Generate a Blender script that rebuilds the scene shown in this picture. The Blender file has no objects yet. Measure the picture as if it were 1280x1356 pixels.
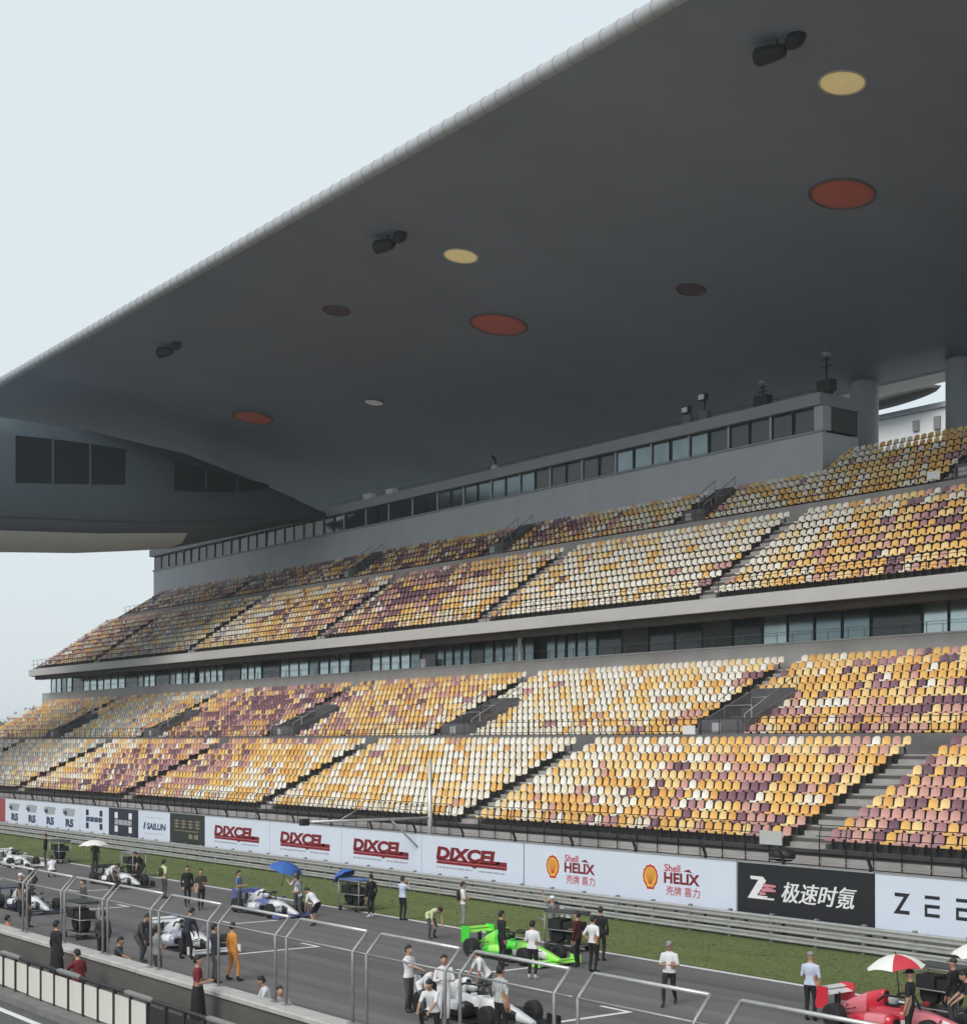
import bpy, bmesh, math, random
import numpy as np
from mathutils import Vector, Matrix, Euler
R = random.Random(7)
rad = math.radians
scn = bpy.context.scene
COL = scn.collection
# ---------------------------------------------------------------- camera, sky, sun, exposure
CAM_H = 7.0                      # eye height above the track
YAW = math.atan2(1510, 2000)     # angle between the view direction and the track direction
CA, SA = math.cos(YAW), math.sin(YAW)
cam = bpy.data.objects.new('camera', bpy.data.cameras.new('camera'))
COL.objects.link(cam)
cam.location = (0, 0, CAM_H)
cam.rotation_euler = (rad(90), 0, math.pi/2 - YAW)
cam.data.sensor_fit = 'HORIZONTAL'
cam.data.sensor_width = 36
cam.data.lens = 36*2000/1280
cam.data.shift_y = (982-678)/1280
cam.data.clip_end = 3000
scn.camera = cam
world = bpy.data.worlds.new('World'); scn.world = world
world.use_nodes = True
nt = world.node_tree
bg = nt.nodes['Background']
sky = nt.nodes.new('ShaderNodeTexSky'); sky.sky_type = 'NISHITA'; sky.sun_disc = False
SUN_EL, SUN_AZ = 40, 158
sky.sun_elevation = rad(SUN_EL); sky.sun_rotation = rad(SUN_AZ)
sky.air_density = 1.5; sky.dust_density = 4
over = nt.nodes.new('ShaderNodeRGB'); over.outputs[0].default_value = (6.15, 6.85, 7.2, 1)   # overcast veil
mx = nt.nodes.new('ShaderNodeMix'); mx.data_type = 'RGBA'; mx.inputs[0].default_value = .9
nt.links.new(sky.outputs[0], mx.inputs[6]); nt.links.new(over.outputs[0], mx.inputs[7])
nt.links.new(mx.outputs[2], bg.inputs[0]); bg.inputs[1].default_value = .1
sun = bpy.data.objects.new('sun', bpy.data.lights.new('sun', 'SUN')); COL.objects.link(sun)
sun.data.energy = 1.5; sun.data.angle = rad(30); sun.data.color = (1, .95, .88)
# the sun stands behind the camera, over the pit building
sd = Vector((math.sin(rad(SUN_AZ))*math.cos(rad(SUN_EL)), math.cos(rad(SUN_AZ))*math.cos(rad(SUN_EL)), math.sin(rad(SUN_EL))))
sun.rotation_euler = sd.to_track_quat('Z', 'Y').to_euler()
scn.view_settings.view_transform = 'Standard'; scn.view_settings.look = 'None'
scn.view_settings.gamma = 1; scn.view_settings.use_curve_mapping = False
scn.view_settings.exposure = 0.36
HAZE = .00028                     # density of the hazy air, per metre
scn.cycles.use_denoising = True
scn.cycles.max_bounces = 8

# ---------------------------------------------------------------- helpers
def S(px, d):
    """distance along the track of the thing seen at photo column px, d metres across"""
    t = (px-640)/2000
    return d*(CA - t*SA)/(SA + t*CA)
def Zat(px, py, d):
    t = (px-640)/2000
    return CAM_H - (py-982)*d/(SA+t*CA)/2000
def ground(px, py, z=0):
    """(s, d) of the ground point seen at photo pixel"""
    t = (px-640)/2000
    Zc = 2000*(CAM_H-z)/(py-982)
    return Zc*(CA - t*SA), Zc*(SA + t*CA)

class MB:
    def __init__(s): s.v = []; s.f = []; s.m = []; s.sm = []
    def add(s, vs, fs, mat=0, smooth=False):
        o = len(s.v); s.v += [tuple(p) for p in vs]
        for f in fs: s.f.append(tuple(i+o for i in f)); s.m.append(mat); s.sm.append(smooth)
        return s
    def box(s, x0, x1, y0, y1, z0, z1, mat=0):
        if x0 > x1: x0, x1 = x1, x0
        if y0 > y1: y0, y1 = y1, y0
        if z0 > z1: z0, z1 = z1, z0
        return s.add([(x0,y0,z0),(x1,y0,z0),(x1,y1,z0),(x0,y1,z0),(x0,y0,z1),(x1,y0,z1),(x1,y1,z1),(x0,y1,z1)],
              [(0,3,2,1),(4,5,6,7),(0,1,5,4),(1,2,6,5),(2,3,7,6),(3,0,4,7)], mat)
    def prism(s, prof, x0, x1, mat=0, smooth=False, mats=None):
        """closed (y,z) profile, counter-clockwise seen from +x, swept from x0 to x1"""
        n = len(prof); o = len(s.v)
        s.v += [(x0,p[0],p[1]) for p in prof] + [(x1,p[0],p[1]) for p in prof]
        for i in range(n):
            j = (i+1) % n
            s.f.append((o+i, o+j, o+n+j, o+n+i)); s.m.append(mats[i] if mats else mat); s.sm.append(smooth)
        s.f.append(tuple(o+i for i in reversed(range(n)))); s.m.append(mat); s.sm.append(False)
        s.f.append(tuple(o+n+i for i in range(n))); s.m.append(mat); s.sm.append(False)
        return s
    def tube(s, pts, r, n=6, mat=0, cap=True, smooth=True):
        pts = [Vector(p) for p in pts]
        rs = r if isinstance(r, (list, tuple)) else [r]*len(pts)
        o = len(s.v); prev = None
        for i, p in enumerate(pts):
            a = pts[max(i-1, 0)]; b = pts[min(i+1, len(pts)-1)]
            d = (b-a).normalized() if (b-a).length > 1e-9 else Vector((0,0,1))
            if prev is None:
                u = d.cross(Vector((0,0,1)) if abs(d.z) < .9 else Vector((1,0,0))).normalized()
            else:
                u = (prev - d*prev.dot(d)).normalized()
            prev = u; w = d.cross(u)
            rr = rs[i] if isinstance(rs[i], (list, tuple)) else (rs[i], rs[i])
            for k in range(n):
                a_ = 2*math.pi*k/n
                s.v.append(tuple(p + u*math.cos(a_)*rr[0] + w*math.sin(a_)*rr[1]))
        for i in range(len(pts)-1):
            for k in range(n):
                s.f.append((o+i*n+k, o+i*n+(k+1)%n, o+(i+1)*n+(k+1)%n, o+(i+1)*n+k)); s.m.append(mat); s.sm.append(smooth)
        if cap:
            s.f.append(tuple(o+k for k in reversed(range(n)))); s.m.append(mat); s.sm.append(False)
            e = o+(len(pts)-1)*n
            s.f.append(tuple(e+k for k in range(n))); s.m.append(mat); s.sm.append(False)
        return s
    def loft(s, rings, mat=0, smooth=True, cap=True):
        n = len(rings[0]); o = len(s.v)
        for r in rings: s.v += [tuple(p) for p in r]
        for i in range(len(rings)-1):
            for k in range(n):
                s.f.append((o+i*n+k, o+i*n+(k+1)%n, o+(i+1)*n+(k+1)%n, o+(i+1)*n+k)); s.m.append(mat); s.sm.append(smooth)
        if cap:
            s.f.append(tuple(o+k for k in reversed(range(n)))); s.m.append(mat); s.sm.append(False)
            e = o+(len(rings)-1)*n
            s.f.append(tuple(e+k for k in range(n))); s.m.append(mat); s.sm.append(False)
        return s
    def lathe(s, prof, n=16, mat=0, axis='z', c=(0,0,0), smooth=True):
        rings = []
        for r, h in prof:
            ring = []
            for k in range(n):
                a = 2*math.pi*k/n; x, y = r*math.cos(a), r*math.sin(a)
                p = {'z': (x,y,h), 'y': (x,h,-y), 'x': (h,x,y)}[axis]
                ring.append((p[0]+c[0], p[1]+c[1], p[2]+c[2]))
            rings.append(ring)
        return s.loft(rings, mat, smooth)
    def mesh(s, name, mats):
        me = bpy.data.meshes.new(name)
        me.from_pydata(s.v, [], s.f)
        for m in mats: me.materials.append(m)
        me.polygons.foreach_set('material_index', s.m)
        me.polygons.foreach_set('use_smooth', s.sm)
        me.update()
        return me

def fixn(me):
    bm = bmesh.new(); bm.from_mesh(me); bmesh.ops.recalc_face_normals(bm, faces=bm.faces); bm.to_mesh(me); bm.free()
def obj(name, mb, mats, parent=None, loc=None, kind=None, rz=0):
    mats = mats if isinstance(mats, (list, tuple)) else [mats]
    if isinstance(mb, MB):
        me = mb.mesh(name, mats); fixn(me)
    else: me = mb
    o = bpy.data.objects.new(name, me); COL.objects.link(o)
    if loc: o.location = loc
    if rz: o.rotation_euler.z = rz
    if parent: o.parent = parent
    if kind: o['kind'] = kind
    return o
def tag(o, label, cat, group=None):
    o['label'] = label; o['category'] = cat
    if group: o['group'] = group
    return o
def thing(name, label, cat, loc=(0,0,0), rz=0, group=None):
    o = bpy.data.objects.new(name, None); COL.objects.link(o)
    o.empty_display_size = .2
    o.location = loc; o.rotation_euler.z = rz
    return tag(o, label, cat, group)

MATS = {}
def M(name, col, rough=.6, metal=0, var=.12, scale=2.0, bump=0, stretch=(1,1,1), spec=.5, emit=0, coat=0, coords='Object', var2=0, scale2=.15):
    if name in MATS: return MATS[name]
    m = bpy.data.materials.new(name); m.use_nodes = True
    t = m.node_tree; b = t.nodes['Principled BSDF']; L = t.links
    b.inputs['Base Color'].default_value = (*col, 1)
    b.inputs['Roughness'].default_value = rough
    b.inputs['Metallic'].default_value = metal
    b.inputs['Specular IOR Level'].default_value = spec
    if coat: b.inputs['Coat Weight'].default_value = coat; b.inputs['Coat Roughness'].default_value = .08
    if emit:
        b.inputs['Emission Color'].default_value = (*col, 1); b.inputs['Emission Strength'].default_value = emit
    if var or bump:
        tc = t.nodes.new('ShaderNodeTexCoord'); mp = t.nodes.new('ShaderNodeMapping'); mp.inputs['Scale'].default_value = stretch
        L.new(tc.outputs[coords], mp.inputs[0])
        n = t.nodes.new('ShaderNodeTexNoise'); n.inputs['Scale'].default_value = scale; n.inputs['Detail'].default_value = 6
        n.inputs['Roughness'].default_value = .65
        L.new(mp.outputs[0], n.inputs[0])
        fac = n.outputs[0]
        if var2:
            n2 = t.nodes.new('ShaderNodeTexNoise'); n2.inputs['Scale'].default_value = scale2; n2.inputs['Detail'].default_value = 3
            L.new(mp.outputs[0], n2.inputs[0])
            ad = t.nodes.new('ShaderNodeMath'); ad.operation = 'MULTIPLY_ADD'
            L.new(n2.outputs[0], ad.inputs[0]); ad.inputs[1].default_value = var2/max(var, .001); 
            sub = t.nodes.new('ShaderNodeMath'); sub.operation = 'SUBTRACT'; L.new(fac, sub.inputs[0]); sub.inputs[1].default_value = .5*var2/max(var, .001)
            L.new(sub.outputs[0], ad.inputs[2]); fac = ad.outputs[0]
        mr = t.nodes.new('ShaderNodeMapRange'); mr.inputs[1].default_value = .2; mr.inputs[2].default_value = .8
        mr.inputs[3].default_value = 1-var*1.3; mr.inputs[4].default_value = 1+var*1.3; mr.clamp = False
        L.new(fac, mr.inputs[0])
        vm = t.nodes.new('ShaderNodeVectorMath'); vm.operation = 'SCALE'; vm.inputs[0].default_value = col
        L.new(mr.outputs[0], vm.inputs['Scale']); L.new(vm.outputs[0], b.inputs['Base Color'])
        if bump:
            bp = t.nodes.new('ShaderNodeBump'); bp.inputs['Strength'].default_value = .5; bp.inputs['Distance'].default_value = bump
            L.new(n.outputs[0], bp.inputs['Height']); L.new(bp.outputs[0], b.inputs['Normal'])
    MATS[name] = m
    return m

asphalt = M('asphalt', (.128,.121,.125), .85, var=.30, scale=1.1, stretch=(.025,1.5,1), bump=.004, var2=.2, scale2=.5)
pit_asph = M('pit_asphalt', (.09,.09,.092), .85, var=.2, scale=1.2, bump=.004)
grassm = M('grass', (.118,.150,.042), .9, var=.16, scale=.9, stretch=(.35,1,1), bump=.02, var2=.28, scale2=.12)
blade_m = [M('grass_blade_a', (.135,.170,.050), .8, var=.2, scale=.4), M('grass_blade_b', (.115,.150,.044), .8, var=.2, scale=.4), M('grass_blade_dry', (.19,.17,.08), .8, var=.2, scale=.4)]
paint = M('white_paint', (.72,.72,.70), .6, var=.14, scale=3, bump=.001)
concrete = M('concrete', (.30,.29,.285), .85, var=.16, scale=.8, bump=.004, var2=.15)
concrete_d = M('concrete_dark', (.16,.155,.158), .9, var=.22, scale=.7, stretch=(.4,1,1.5), bump=.006, var2=.2)
step_m = M('terrace_concrete', (.085,.082,.084), .9, var=.22, scale=.9, bump=.004, var2=.15)  # kept darker to put row shadow under the seats into the colour
aisle_m = M('aisle_concrete', (.33,.32,.31), .88, var=.18, scale=1.5, bump=.003)
fascia_m = M('fascia_concrete', (.50,.49,.488), .8, var=.10, scale=.5, stretch=(.3,1,1), var2=.1)
roof_m = M('roof_cladding', (.225,.278,.375), .55, var=.07, scale=.22, stretch=(1,.35,1), var2=.16, scale2=.045)
lip_m = M('roof_lip', (.43,.445,.47), .45, var=.06, scale=.3)
seam_m = M('roof_seam', (.22,.23,.24), .6, var=.05)
boxwall = M('press_box_wall', (.56,.59,.64), .7, var=.07, scale=.4)
boxwall_d = M('press_box_parapet', (.36,.385,.44), .7, var=.07, scale=.4)
dark_steel = M('dark_steel', (.035,.034,.037), .5, metal=.3, var=.1)
galv = M('galvanised_steel', (.58,.58,.575), .42, metal=.55, var=.14, scale=2.5)
galv_d = M('aged_galvanised_steel', (.34,.34,.335), .5, metal=.5, var=.2, scale=2.5)
glass_l = M('reflective_glass', (.50,.60,.61), .12, metal=.75, var=.12, scale=.35)
glass_m = M('tinted_reflective_glass', (.20,.26,.275), .15, metal=.7, var=.25, scale=.5)
glass_d = M('dark_glass', (.035,.055,.062), .12, metal=0, var=.2, scale=.4, spec=.6)
frame_d = M('window_frame', (.05,.055,.06), .5, var=.1)
black = M('black_plastic', (.018,.018,.02), .5, var=.1)
rubber = M('tyre_rubber', (.016,.016,.017), .75, var=.2, scale=6)
white_p = M('white_enamel', (.78,.78,.78), .4, var=.05)
white_pan = M('white_fence_panel', (.66,.65,.60), .6, var=.10, scale=1.2, stretch=(3,1,.5), var2=.08)
board_w = M('board_white', (.66,.72,.85), .55, var=.035, scale=.6)
board_k = M('board_black', (.012,.013,.018), .6, var=.1)
board_n = M('board_navy', (.018,.024,.045), .6, var=.1)
board_g = M('board_dark_green', (.022,.030,.026), .6, var=.1)
board_r = M('board_red', (.34,.07,.075), .6, var=.1)
ink_red = M('print_dark_red', (.20,.006,.014), .6, var=.06)
ink_red2 = M('print_red', (.50,.03,.05), .6, var=.05)
ink_yel = M('print_yellow', (.80,.47,.05), .6, var=.05)
ink_blk = M('print_black', (.015,.016,.022), .6, var=.05)
ink_wht = M('print_white', (.78,.78,.80), .6, var=.04)
ink_gry = M('print_grey', (.36,.38,.42), .6, var=.04)
ink_nvy = M('print_navy', (.045,.065,.13), .6, var=.06)
ink_gld = M('print_gold', (.22,.20,.13), .6, var=.06)
ink_pnk = M('print_pink', (.62,.24,.30), .6, var=.05)

# ---------------------------------------------------------------- the setting
S0, S1 = -12.0, 158.0     # the grandstand runs from S0 to S1 along the track (x = -s)
def sheet(name, x0, x1, y0, y1, z, m, nx=1):
    b = MB(); b.add([(x0,y0,z),(x1,y0,z),(x1,y1,z),(x0,y1,z)], [(0,1,2,3)])
    o = obj(name, b, m, kind='structure'); return o
sheet('ground', -2500, 1200, -400, 2500, -.03, M('far_ground', (.10,.105,.075), .9, var=.25, scale=.03))
sheet('race_track', -700, 60, 16.4, 33.6, 0, asphalt)
sheet('pit_lane', -700, 60, -20, 16.4, -.004, pit_asph)
sheet('grass_verge', -700, 60, 33.6, 39.9, .004, grassm)
sheet('service_strip', -700, 60, 39.9, 44.0, .002, M('service_ground', (.05,.05,.05), .95, var=.2))
b = MB(); b.add([(-700,33.25,.006),(60,33.25,.006),(60,33.47,.006),(-700,33.47,.006)], [(0,1,2,3)])
obj('track_edge_line', b, paint, kind='structure')
b = MB(); b.add([(-700,13.6,.004),(60,13.6,.004),(60,13.8,.004),(-700,13.8,.004)], [(0,1,2,3)])
obj('pit_lane_line', b, paint, kind='structure')
b = MB().box(-700, 60, 14.2, 16.1, -.02, .18); obj('pit_kerb', b, M('kerb_grey', (.17,.168,.165), .9, var=.2), kind='structure')
def gridbox(s, d0, d1):
    b = MB(); z = .005
    def q(x0, x1, y0, y1): b.add([(x0,y0,z),(x1,y0,z),(x1,y1,z),(x0,y1,z)], [(0,1,2,3)])
    q(-s-.09, -s+.09, d0, d1)
    q(-s-1.1, -s-.091, d0, d0+.14); q(-s-1.1, -s-.091, d1-.14, d1)
    obj('grid_box_marking', b, paint, kind='structure')
for k in range(-1, 7): gridbox(28.9+15.6*k, 23.4, 26.6)
for k in range(-1, 6): gridbox(36.4+15.6*k-15.6*0, 27.2, 30.4)
# short grass blades on the verge
rng = np.random.default_rng(3)
N = 36000
gx = -(rng.random(N)**1.3*130+14); gy = 33.55+rng.random(N)*6.25
hgt = .012+.02*rng.random(N); an = rng.random(N)*6.28; wd = .02+.03*rng.random(N)
lean = (rng.random((N,2))-.5)*.07
V = np.zeros((N,3,3)); V[:,0] = np.stack([gx-np.cos(an)*wd, gy-np.sin(an)*wd, np.full(N,.003)],1)
V[:,1] = np.stack([gx+np.cos(an)*wd, gy+np.sin(an)*wd, np.full(N,.003)],1)
V[:,2] = np.stack([gx+lean[:,0], gy+lean[:,1], hgt],1)
def np_mesh(name, V, F, mats, mi=None, smooth=False):
    me = bpy.data.meshes.new(name); nv = len(V); nf, k = F.shape
    me.vertices.add(nv); me.vertices.foreach_set('co', np.ascontiguousarray(V, dtype=np.float32).ravel())
    me.loops.add(nf*k); me.loops.foreach_set('vertex_index', np.ascontiguousarray(F, dtype=np.int32).ravel())
    me.polygons.add(nf); me.polygons.foreach_set('loop_start', np.arange(0, nf*k, k, dtype=np.int32))
    me.polygons.foreach_set('loop_total', np.full(nf, k, dtype=np.int32))
    for m in mats: me.materials.append(m)
    if mi is not None: me.polygons.foreach_set('material_index', np.ascontiguousarray(mi, dtype=np.int32))
    if smooth: me.polygons.foreach_set('use_smooth', np.ones(nf, dtype=bool))
    me.update(calc_edges=True); me.validate()
    return me
me = np_mesh('grass', V.reshape(-1,3), np.arange(N*3).reshape(N,3), blade_m, rng.choice(3, N, p=[.55,.4,.05]))
o = obj('grass', me, blade_m, kind='stuff'); o['label'] = 'short mown green grass on the strip beside the track'

# ---------------------------------------------------------------- grandstand
gs = thing('grandstand', 'long two-tier concrete grandstand filled with coloured seats under a vast grey roof', 'grandstand', (0,0,0))
def part(name, mb, mats, parent=None, **k): return obj(name, mb, mats, parent or gs, **k)
# row tables: (d of the seat centre, floor height)
ROWS = {'LA': [(43.35+.8*k, 3.05+.38*k) for k in range(10)],
        'LB': [(53.15+.8*k, 7.05+.41*k) for k in range(10)],
        'UA': [(59.55+.8*k, 14.75+.54*k) for k in range(10)],
        'UB': [(69.85+.8*k, 20.95+.54*k) for k in range(8)]}
AISLES = {'LA': [(17.2,1.5),(37.45,1.7),(58.5,1.3),(78.6,1.3),(98.2,1.3),(118.7,1.3),(138.7,1.3)],
          'LB': [(32.3,1.0),(53.3,1.0),(75,1.0),(96,1.0),(117.5,1.0),(139,1.0)],
          'UA': [(37,1.2),(58.5,1.2),(78.8,1.2),(99.5,1.2),(121.5,1.2),(142.4,1.2)],
          'UB': [(50.5,1.0),(71.3,1.0),(92.3,1.0),(113.2,1.0),(134,1.0)]}
# stair openings cut into the lower rows of the rear blocks: (s0, s1, first rows lost)
VOMS = {'LB': [(28,31.8,5),(49.6,52.8,5),(71.3,74.5,5),(92.2,95.5,5),(113.8,117,5),(135.2,138.5,5)],
        'UB': [(48,50,4),(68.8,70.8,4),(89.8,91.8,4),(110.7,112.7,4)]}
BOX_S0, BOX_S1, BOX_D = 62.7, 160.5, 73.95
for key, rows in ROWS.items():
    for k, (d, z) in enumerate(rows):
        base = {'LA': .0, 'LB': 2.4, 'UA': 13.6, 'UB': 17}[key]
        z0 = max(z-1.2, base)
        if key == 'LA' and k == 0: z0 = 2.7
        sA, sB = S0, S1
        if key == 'UB' and k >= 5: sB = BOX_S0 - .3
        dd = .8 if not (key == 'LA' and k == 9) else 2.6
        if key == 'UA' and k == 9: dd = 2.3
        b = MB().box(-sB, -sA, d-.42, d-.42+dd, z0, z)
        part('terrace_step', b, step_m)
# walls where the rear blocks begin
part('barrier_wall', MB().box(-S1, -S0, 52.45, 52.72, 6.4, 7.35), concrete_d)
part('barrier_wall', MB().box(-S1, -S0, 68.95, 69.40, 19.5, 21.05), concrete)
# aisle flights: two half steps per row
for key, al in AISLES.items():
    rows = ROWS[key]
    for (sc, w) in al:
        b = MB(); dz = rows[1][1]-rows[0][1]
        for k, (d, z) in enumerate(rows):
            if key == 'UB' and k >= 5 and sc > BOX_S0: break
            b.box(-sc-w/2, -sc+w/2, d-.43, d-.02, z-.05, z+.012+dz*.0)
            if k < len(rows)-1: b.box(-sc-w/2, -sc+w/2, d-.02, d+.379, z-.05, z+dz*.5)
        part('stair_flight', b, aisle_m)
# front slab, wall below it
part('front_slab', MB().prism([(42.78,2.93),(42.95,2.93),(42.95,3.06),(42.78,3.06)], -S1, -S0), M('slab_dark', (.05,.048,.05), .9))
b = MB()
for k in range(8): b.box(-S1, -S0, 42.86+.02*(k%2), 43.2, .02+k*.352, .02+k*.352+.31)
part('front_wall', b, M('front_wall_concrete', (.36,.345,.34), .9, var=.25, scale=.8, stretch=(.5,1,2), bump=.006, var2=.25))
# concourse between the tiers: parapet, glazing, soffit
WD = 62.0
part('parapet_wall', MB().box(-161.5, -S0, 61.25, 61.5, 10.7, 12.18), M('parapet_concrete', (.45,.435,.43), .85, var=.12, scale=.6, var2=.1))
part('parapet_coping', MB().box(-161.5, -S0, 61.2, 61.55, 12.183, 12.27), fascia_m)
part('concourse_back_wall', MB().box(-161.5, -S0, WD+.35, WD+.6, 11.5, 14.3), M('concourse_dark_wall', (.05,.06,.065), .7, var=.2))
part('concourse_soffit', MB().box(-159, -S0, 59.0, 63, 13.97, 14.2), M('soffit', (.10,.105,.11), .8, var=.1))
GROUPS = [(1220,1330,3,0),(1008,1152,4,0),(722,790,5,1),(640,707,5,1),(577,622,4,1),(491,556,5,0),(370,463,7,0),(318,346,3,0),(262,295,4,0),(224,258,4,0),(182,205,3,0),(110,165,6,0),(67,95,4,0)]
def window(parent, s0, s1, d, z0, z1, gm, nm='window'):
    """one pane in its frame; the pane sits behind the frame"""
    w = MB(); f = .05
    w.box(-s1, -s0, d, d+.10, z0, z0+f); w.box(-s1, -s0, d, d+.10, z1-f, z1)
    w.box(-s1, -s1+f, d, d+.10, z0+f, z1-f); w.box(-s0-f, -s0, d, d+.10, z0+f, z1-f)
    fr = part(nm, w, frame_d, parent)
    a = R.uniform(-.02, .02)
    p = MB().add([(-s1+f,d+.05+a,z0+f),(-s0-f,d+.05-a,z0+f),(-s0-f,d+.05-a+.015,z1-f),(-s1+f,d+.05+a+.015,z1-f),
                  (-s1+f,d+.07+a,z0+f),(-s0-f,d+.07-a,z0+f),(-s0-f,d+.07-a+.015,z1-f),(-s1+f,d+.07+a+.015,z1-f)],
                 [(0,1,2,3),(7,6,5,4),(0,4,5,1),(1,5,6,2),(2,6,7,3),(3,7,4,0)])
    part('pane', p, gm, fr)
prev = None
for (x0, x1, n, dim) in GROUPS:
    sa, sb = S(x1, WD), S(x0, WD)
    for k in range(n):
        a = sa+(sb-sa)*k/n; e = sa+(sb-sa)*(k+1)/n
        window(gs, a+.02, e-.02, WD, 12.2, 13.85, glass_m if dim or R.random() < .12 else glass_l)
    if prev is not None and sa-prev > 1.2:
        n2 = max(1, int((sa-prev)/2.2))
        for k in range(n2):
            a = prev+(sa-prev)*k/n2; e = prev+(sa-prev)*(k+1)/n2
            if (k % 3) == 1 and n2 > 2: part('wall_panel', MB().box(-e+.02, -a-.02, WD+.05, WD+.3, 12.2, 13.85), M('dark_cladding', (.10,.11,.12), .6, var=.1))
            else: window(gs, a+.02, e-.02, WD+.02, 12.2, 13.85, glass_d)
    prev = sb
# downstand beams under the upper tier
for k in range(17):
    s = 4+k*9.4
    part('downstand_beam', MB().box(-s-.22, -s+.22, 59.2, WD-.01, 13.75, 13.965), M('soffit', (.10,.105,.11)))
# upper tier fascia
part('fascia', MB().prism([(58.45,13.96),(58.95,13.98),(58.95,14.74),(58.55,14.66),(58.42,14.6)], -S1, -S0), fascia_m)
# upper tier end wall
part('end_wall', MB().prism([(58.9,13.9),(75,20.5),(75,24.6),(67,19.8),(58.9,14.7)], -S1-.25, -S1-.003), concrete)
part('end_wall', MB().prism([(44,0),(62,0),(62,12),(60.7,10.9),(44,3)], -S1-.25, -S1-.003), concrete)
# ---- press box on top of the upper tier
bx = part('press_box', MB().box(-BOX_S1, -BOX_S0, BOX_D, 77.4, 22.5, 26.42), boxwall)
part('parapet', MB().prism([(BOX_D-.35,28.1),(77.6,28.1),(77.6,28.86),(BOX_D-.35,28.86)], -BOX_S1-.4, -BOX_S0+.05), boxwall_d, bx)
part('sill', MB().box(-BOX_S1-.1, -BOX_S0+.03, BOX_D-.12, BOX_D+.3, 26.423, 26.56), boxwall_d, bx)
part('rear_wall', MB().box(-BOX_S1, -BOX_S0, BOX_D+.8, 77.3, 26.56, 28.1), M('press_box_interior', (.10,.105,.115), .8), bx)
part('end_panel', MB().box(-BOX_S0-.6, -BOX_S0-.003, BOX_D, 77.3, 26.56, 28.1), boxwall, bx)
nwin = 52; L = (BOX_S1-BOX_S0-.6)/nwin
for k in range(nwin):
    s = BOX_S0+.6+k*L
    g = glass_d
    if k in (19, 20, 21, 30): g = glass_m
    if 5 <= k <= 9 or 15 <= k <= 18: g = glass_m
    window(bx, s+.06, s+L-.06, BOX_D+.05, 26.57, 28.08, g)
    if k % 2 == 0: part('mullion', MB().box(-s-.07, -s+.07, BOX_D-.02, BOX_D+.2, 26.57, 28.08), boxwall, bx)
# rear pillars behind the seats
for (px, dd) in ((1144, 85.0), (1272, 85.0), (1420, 85.0)):
    s = S(px, dd)
    part('pillar', MB().lathe([(.98,17),(.98,32.0),(.9,32.2)], 20, c=(-s, dd, 0)), boxwall_d)
part('rear_slab', MB().box(-BOX_S0+.2, -S0, 76.2, 84.5, 22.2, 24.6), concrete_d)
# ---- the roof
def roof_z(d, s=127): return 43.86 - .139*d + (127-s)*.0085*(85.6-d)/40.35
prof = []
for k in range(13):
    d = 85.6-(85.6-45.25)*k/12
    prof.append((d, roof_z(d)+.35*math.sin(math.pi*k/12)))
nl = len(prof)
c = (45.25, roof_z(45.25)+.40)
for k in range(1, 10):
    a = -math.pi/2 - math.pi*k/9
    prof.append((c[0]+.40*math.cos(a), c[1]+.40*math.sin(a)))
prof += [(46.2, 38.75), (50, 40.0), (58, 41.6), (68, 41.2), (78, 38.6), (85.6, 33.4), (86.1, 32.7)]
prof = prof[::-1]
n = len(prof)
mats = []
for i in range(n):
    y = (prof[i][0]+prof[(i+1)%n][0])/2; z = (prof[i][1]+prof[(i+1)%n][1])/2
    mats.append(1 if y < 45.6 and z > roof_z(45.25)-.02 else 0)
roof = part('roof', MB().prism(prof, -166, 34, 0, True, mats), [roof_m, lip_m])
for v in roof.data.vertices: v.co.z += (127+v.co.x)*.0085*max(0, min(1, (85.6-v.co.y)/40.35))
for p in roof.data.polygons:
    if len(p.vertices) > 4: p.use_smooth = False
seam = None
for k in range(112):
    s = 20+k*1.1
    if seam is None:
        b = MB(); pts = []
        for j in range(0, 12):
            a = -math.pi/2*.82 - math.pi*1.05*j/11
            pts.append((0, .412*math.cos(a), .412*math.sin(a)))
        b.tube(pts, [(.012,.012)]*12, 5)
        seam = part('seam_rib', b, seam_m, roof, loc=(-s, c[0], c[1]+(127-s)*.0085))
    else:
        o = seam.copy(); COL.objects.link(o); o.location = (-s, c[0], c[1]+(127-s)*.0085)
# rear eaves and the pale building seen through the gap behind the roof
part('rear_eaves', MB().prism([(86.3,32.0),(92,32.9),(92,33.6),(86.3,33.0)], -75, 30), M('eaves_lit', (.62,.62,.63), .6, var=.05))  # pale colour holds the daylight on the roof's rear underside

# ---------------------------------------------------------------- rear building seen between the pillars
rb = thing('rear_canopy', 'bright white canopy building glimpsed between pillars behind the upper seats', 'building', (-74, 110, 0))
obj('wall', MB().box(-14, 22, 0, 6, 0, 35.8), M('bright_white_render', (.82,.83,.84), .6, var=.04), rb)
obj('eaves_band', MB().box(-14.2, 22.2, -.3, 6.2, 35.803, 36.25), M('eaves_grey', (.45,.46,.48), .6), rb)
ringpts = []
b = MB(); rings = []
for k in range(13):
    u = -1+2*k/12; w = math.sqrt(max(0, 1-u*u))
    rings.append([(u*5.0-10, -1.6+1.1*w*math.cos(a)*1.0, 37.0+(.55*w+.02)*math.sin(a)+u*.25) for a in [2*math.pi*j/12 for j in range(12)]])
b.loft(rings); obj('roof_dish', b, M('dish_dark', (.05,.052,.056), .6), rb)
for k in range(5):
    obj('fixture', MB().box(-9+k*2.2, -8.4+k*2.2, -.25, -.002, 34.2-.2*(k%2), 35.1), M('fixture_grey', (.25,.25,.26), .6), rb)

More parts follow.
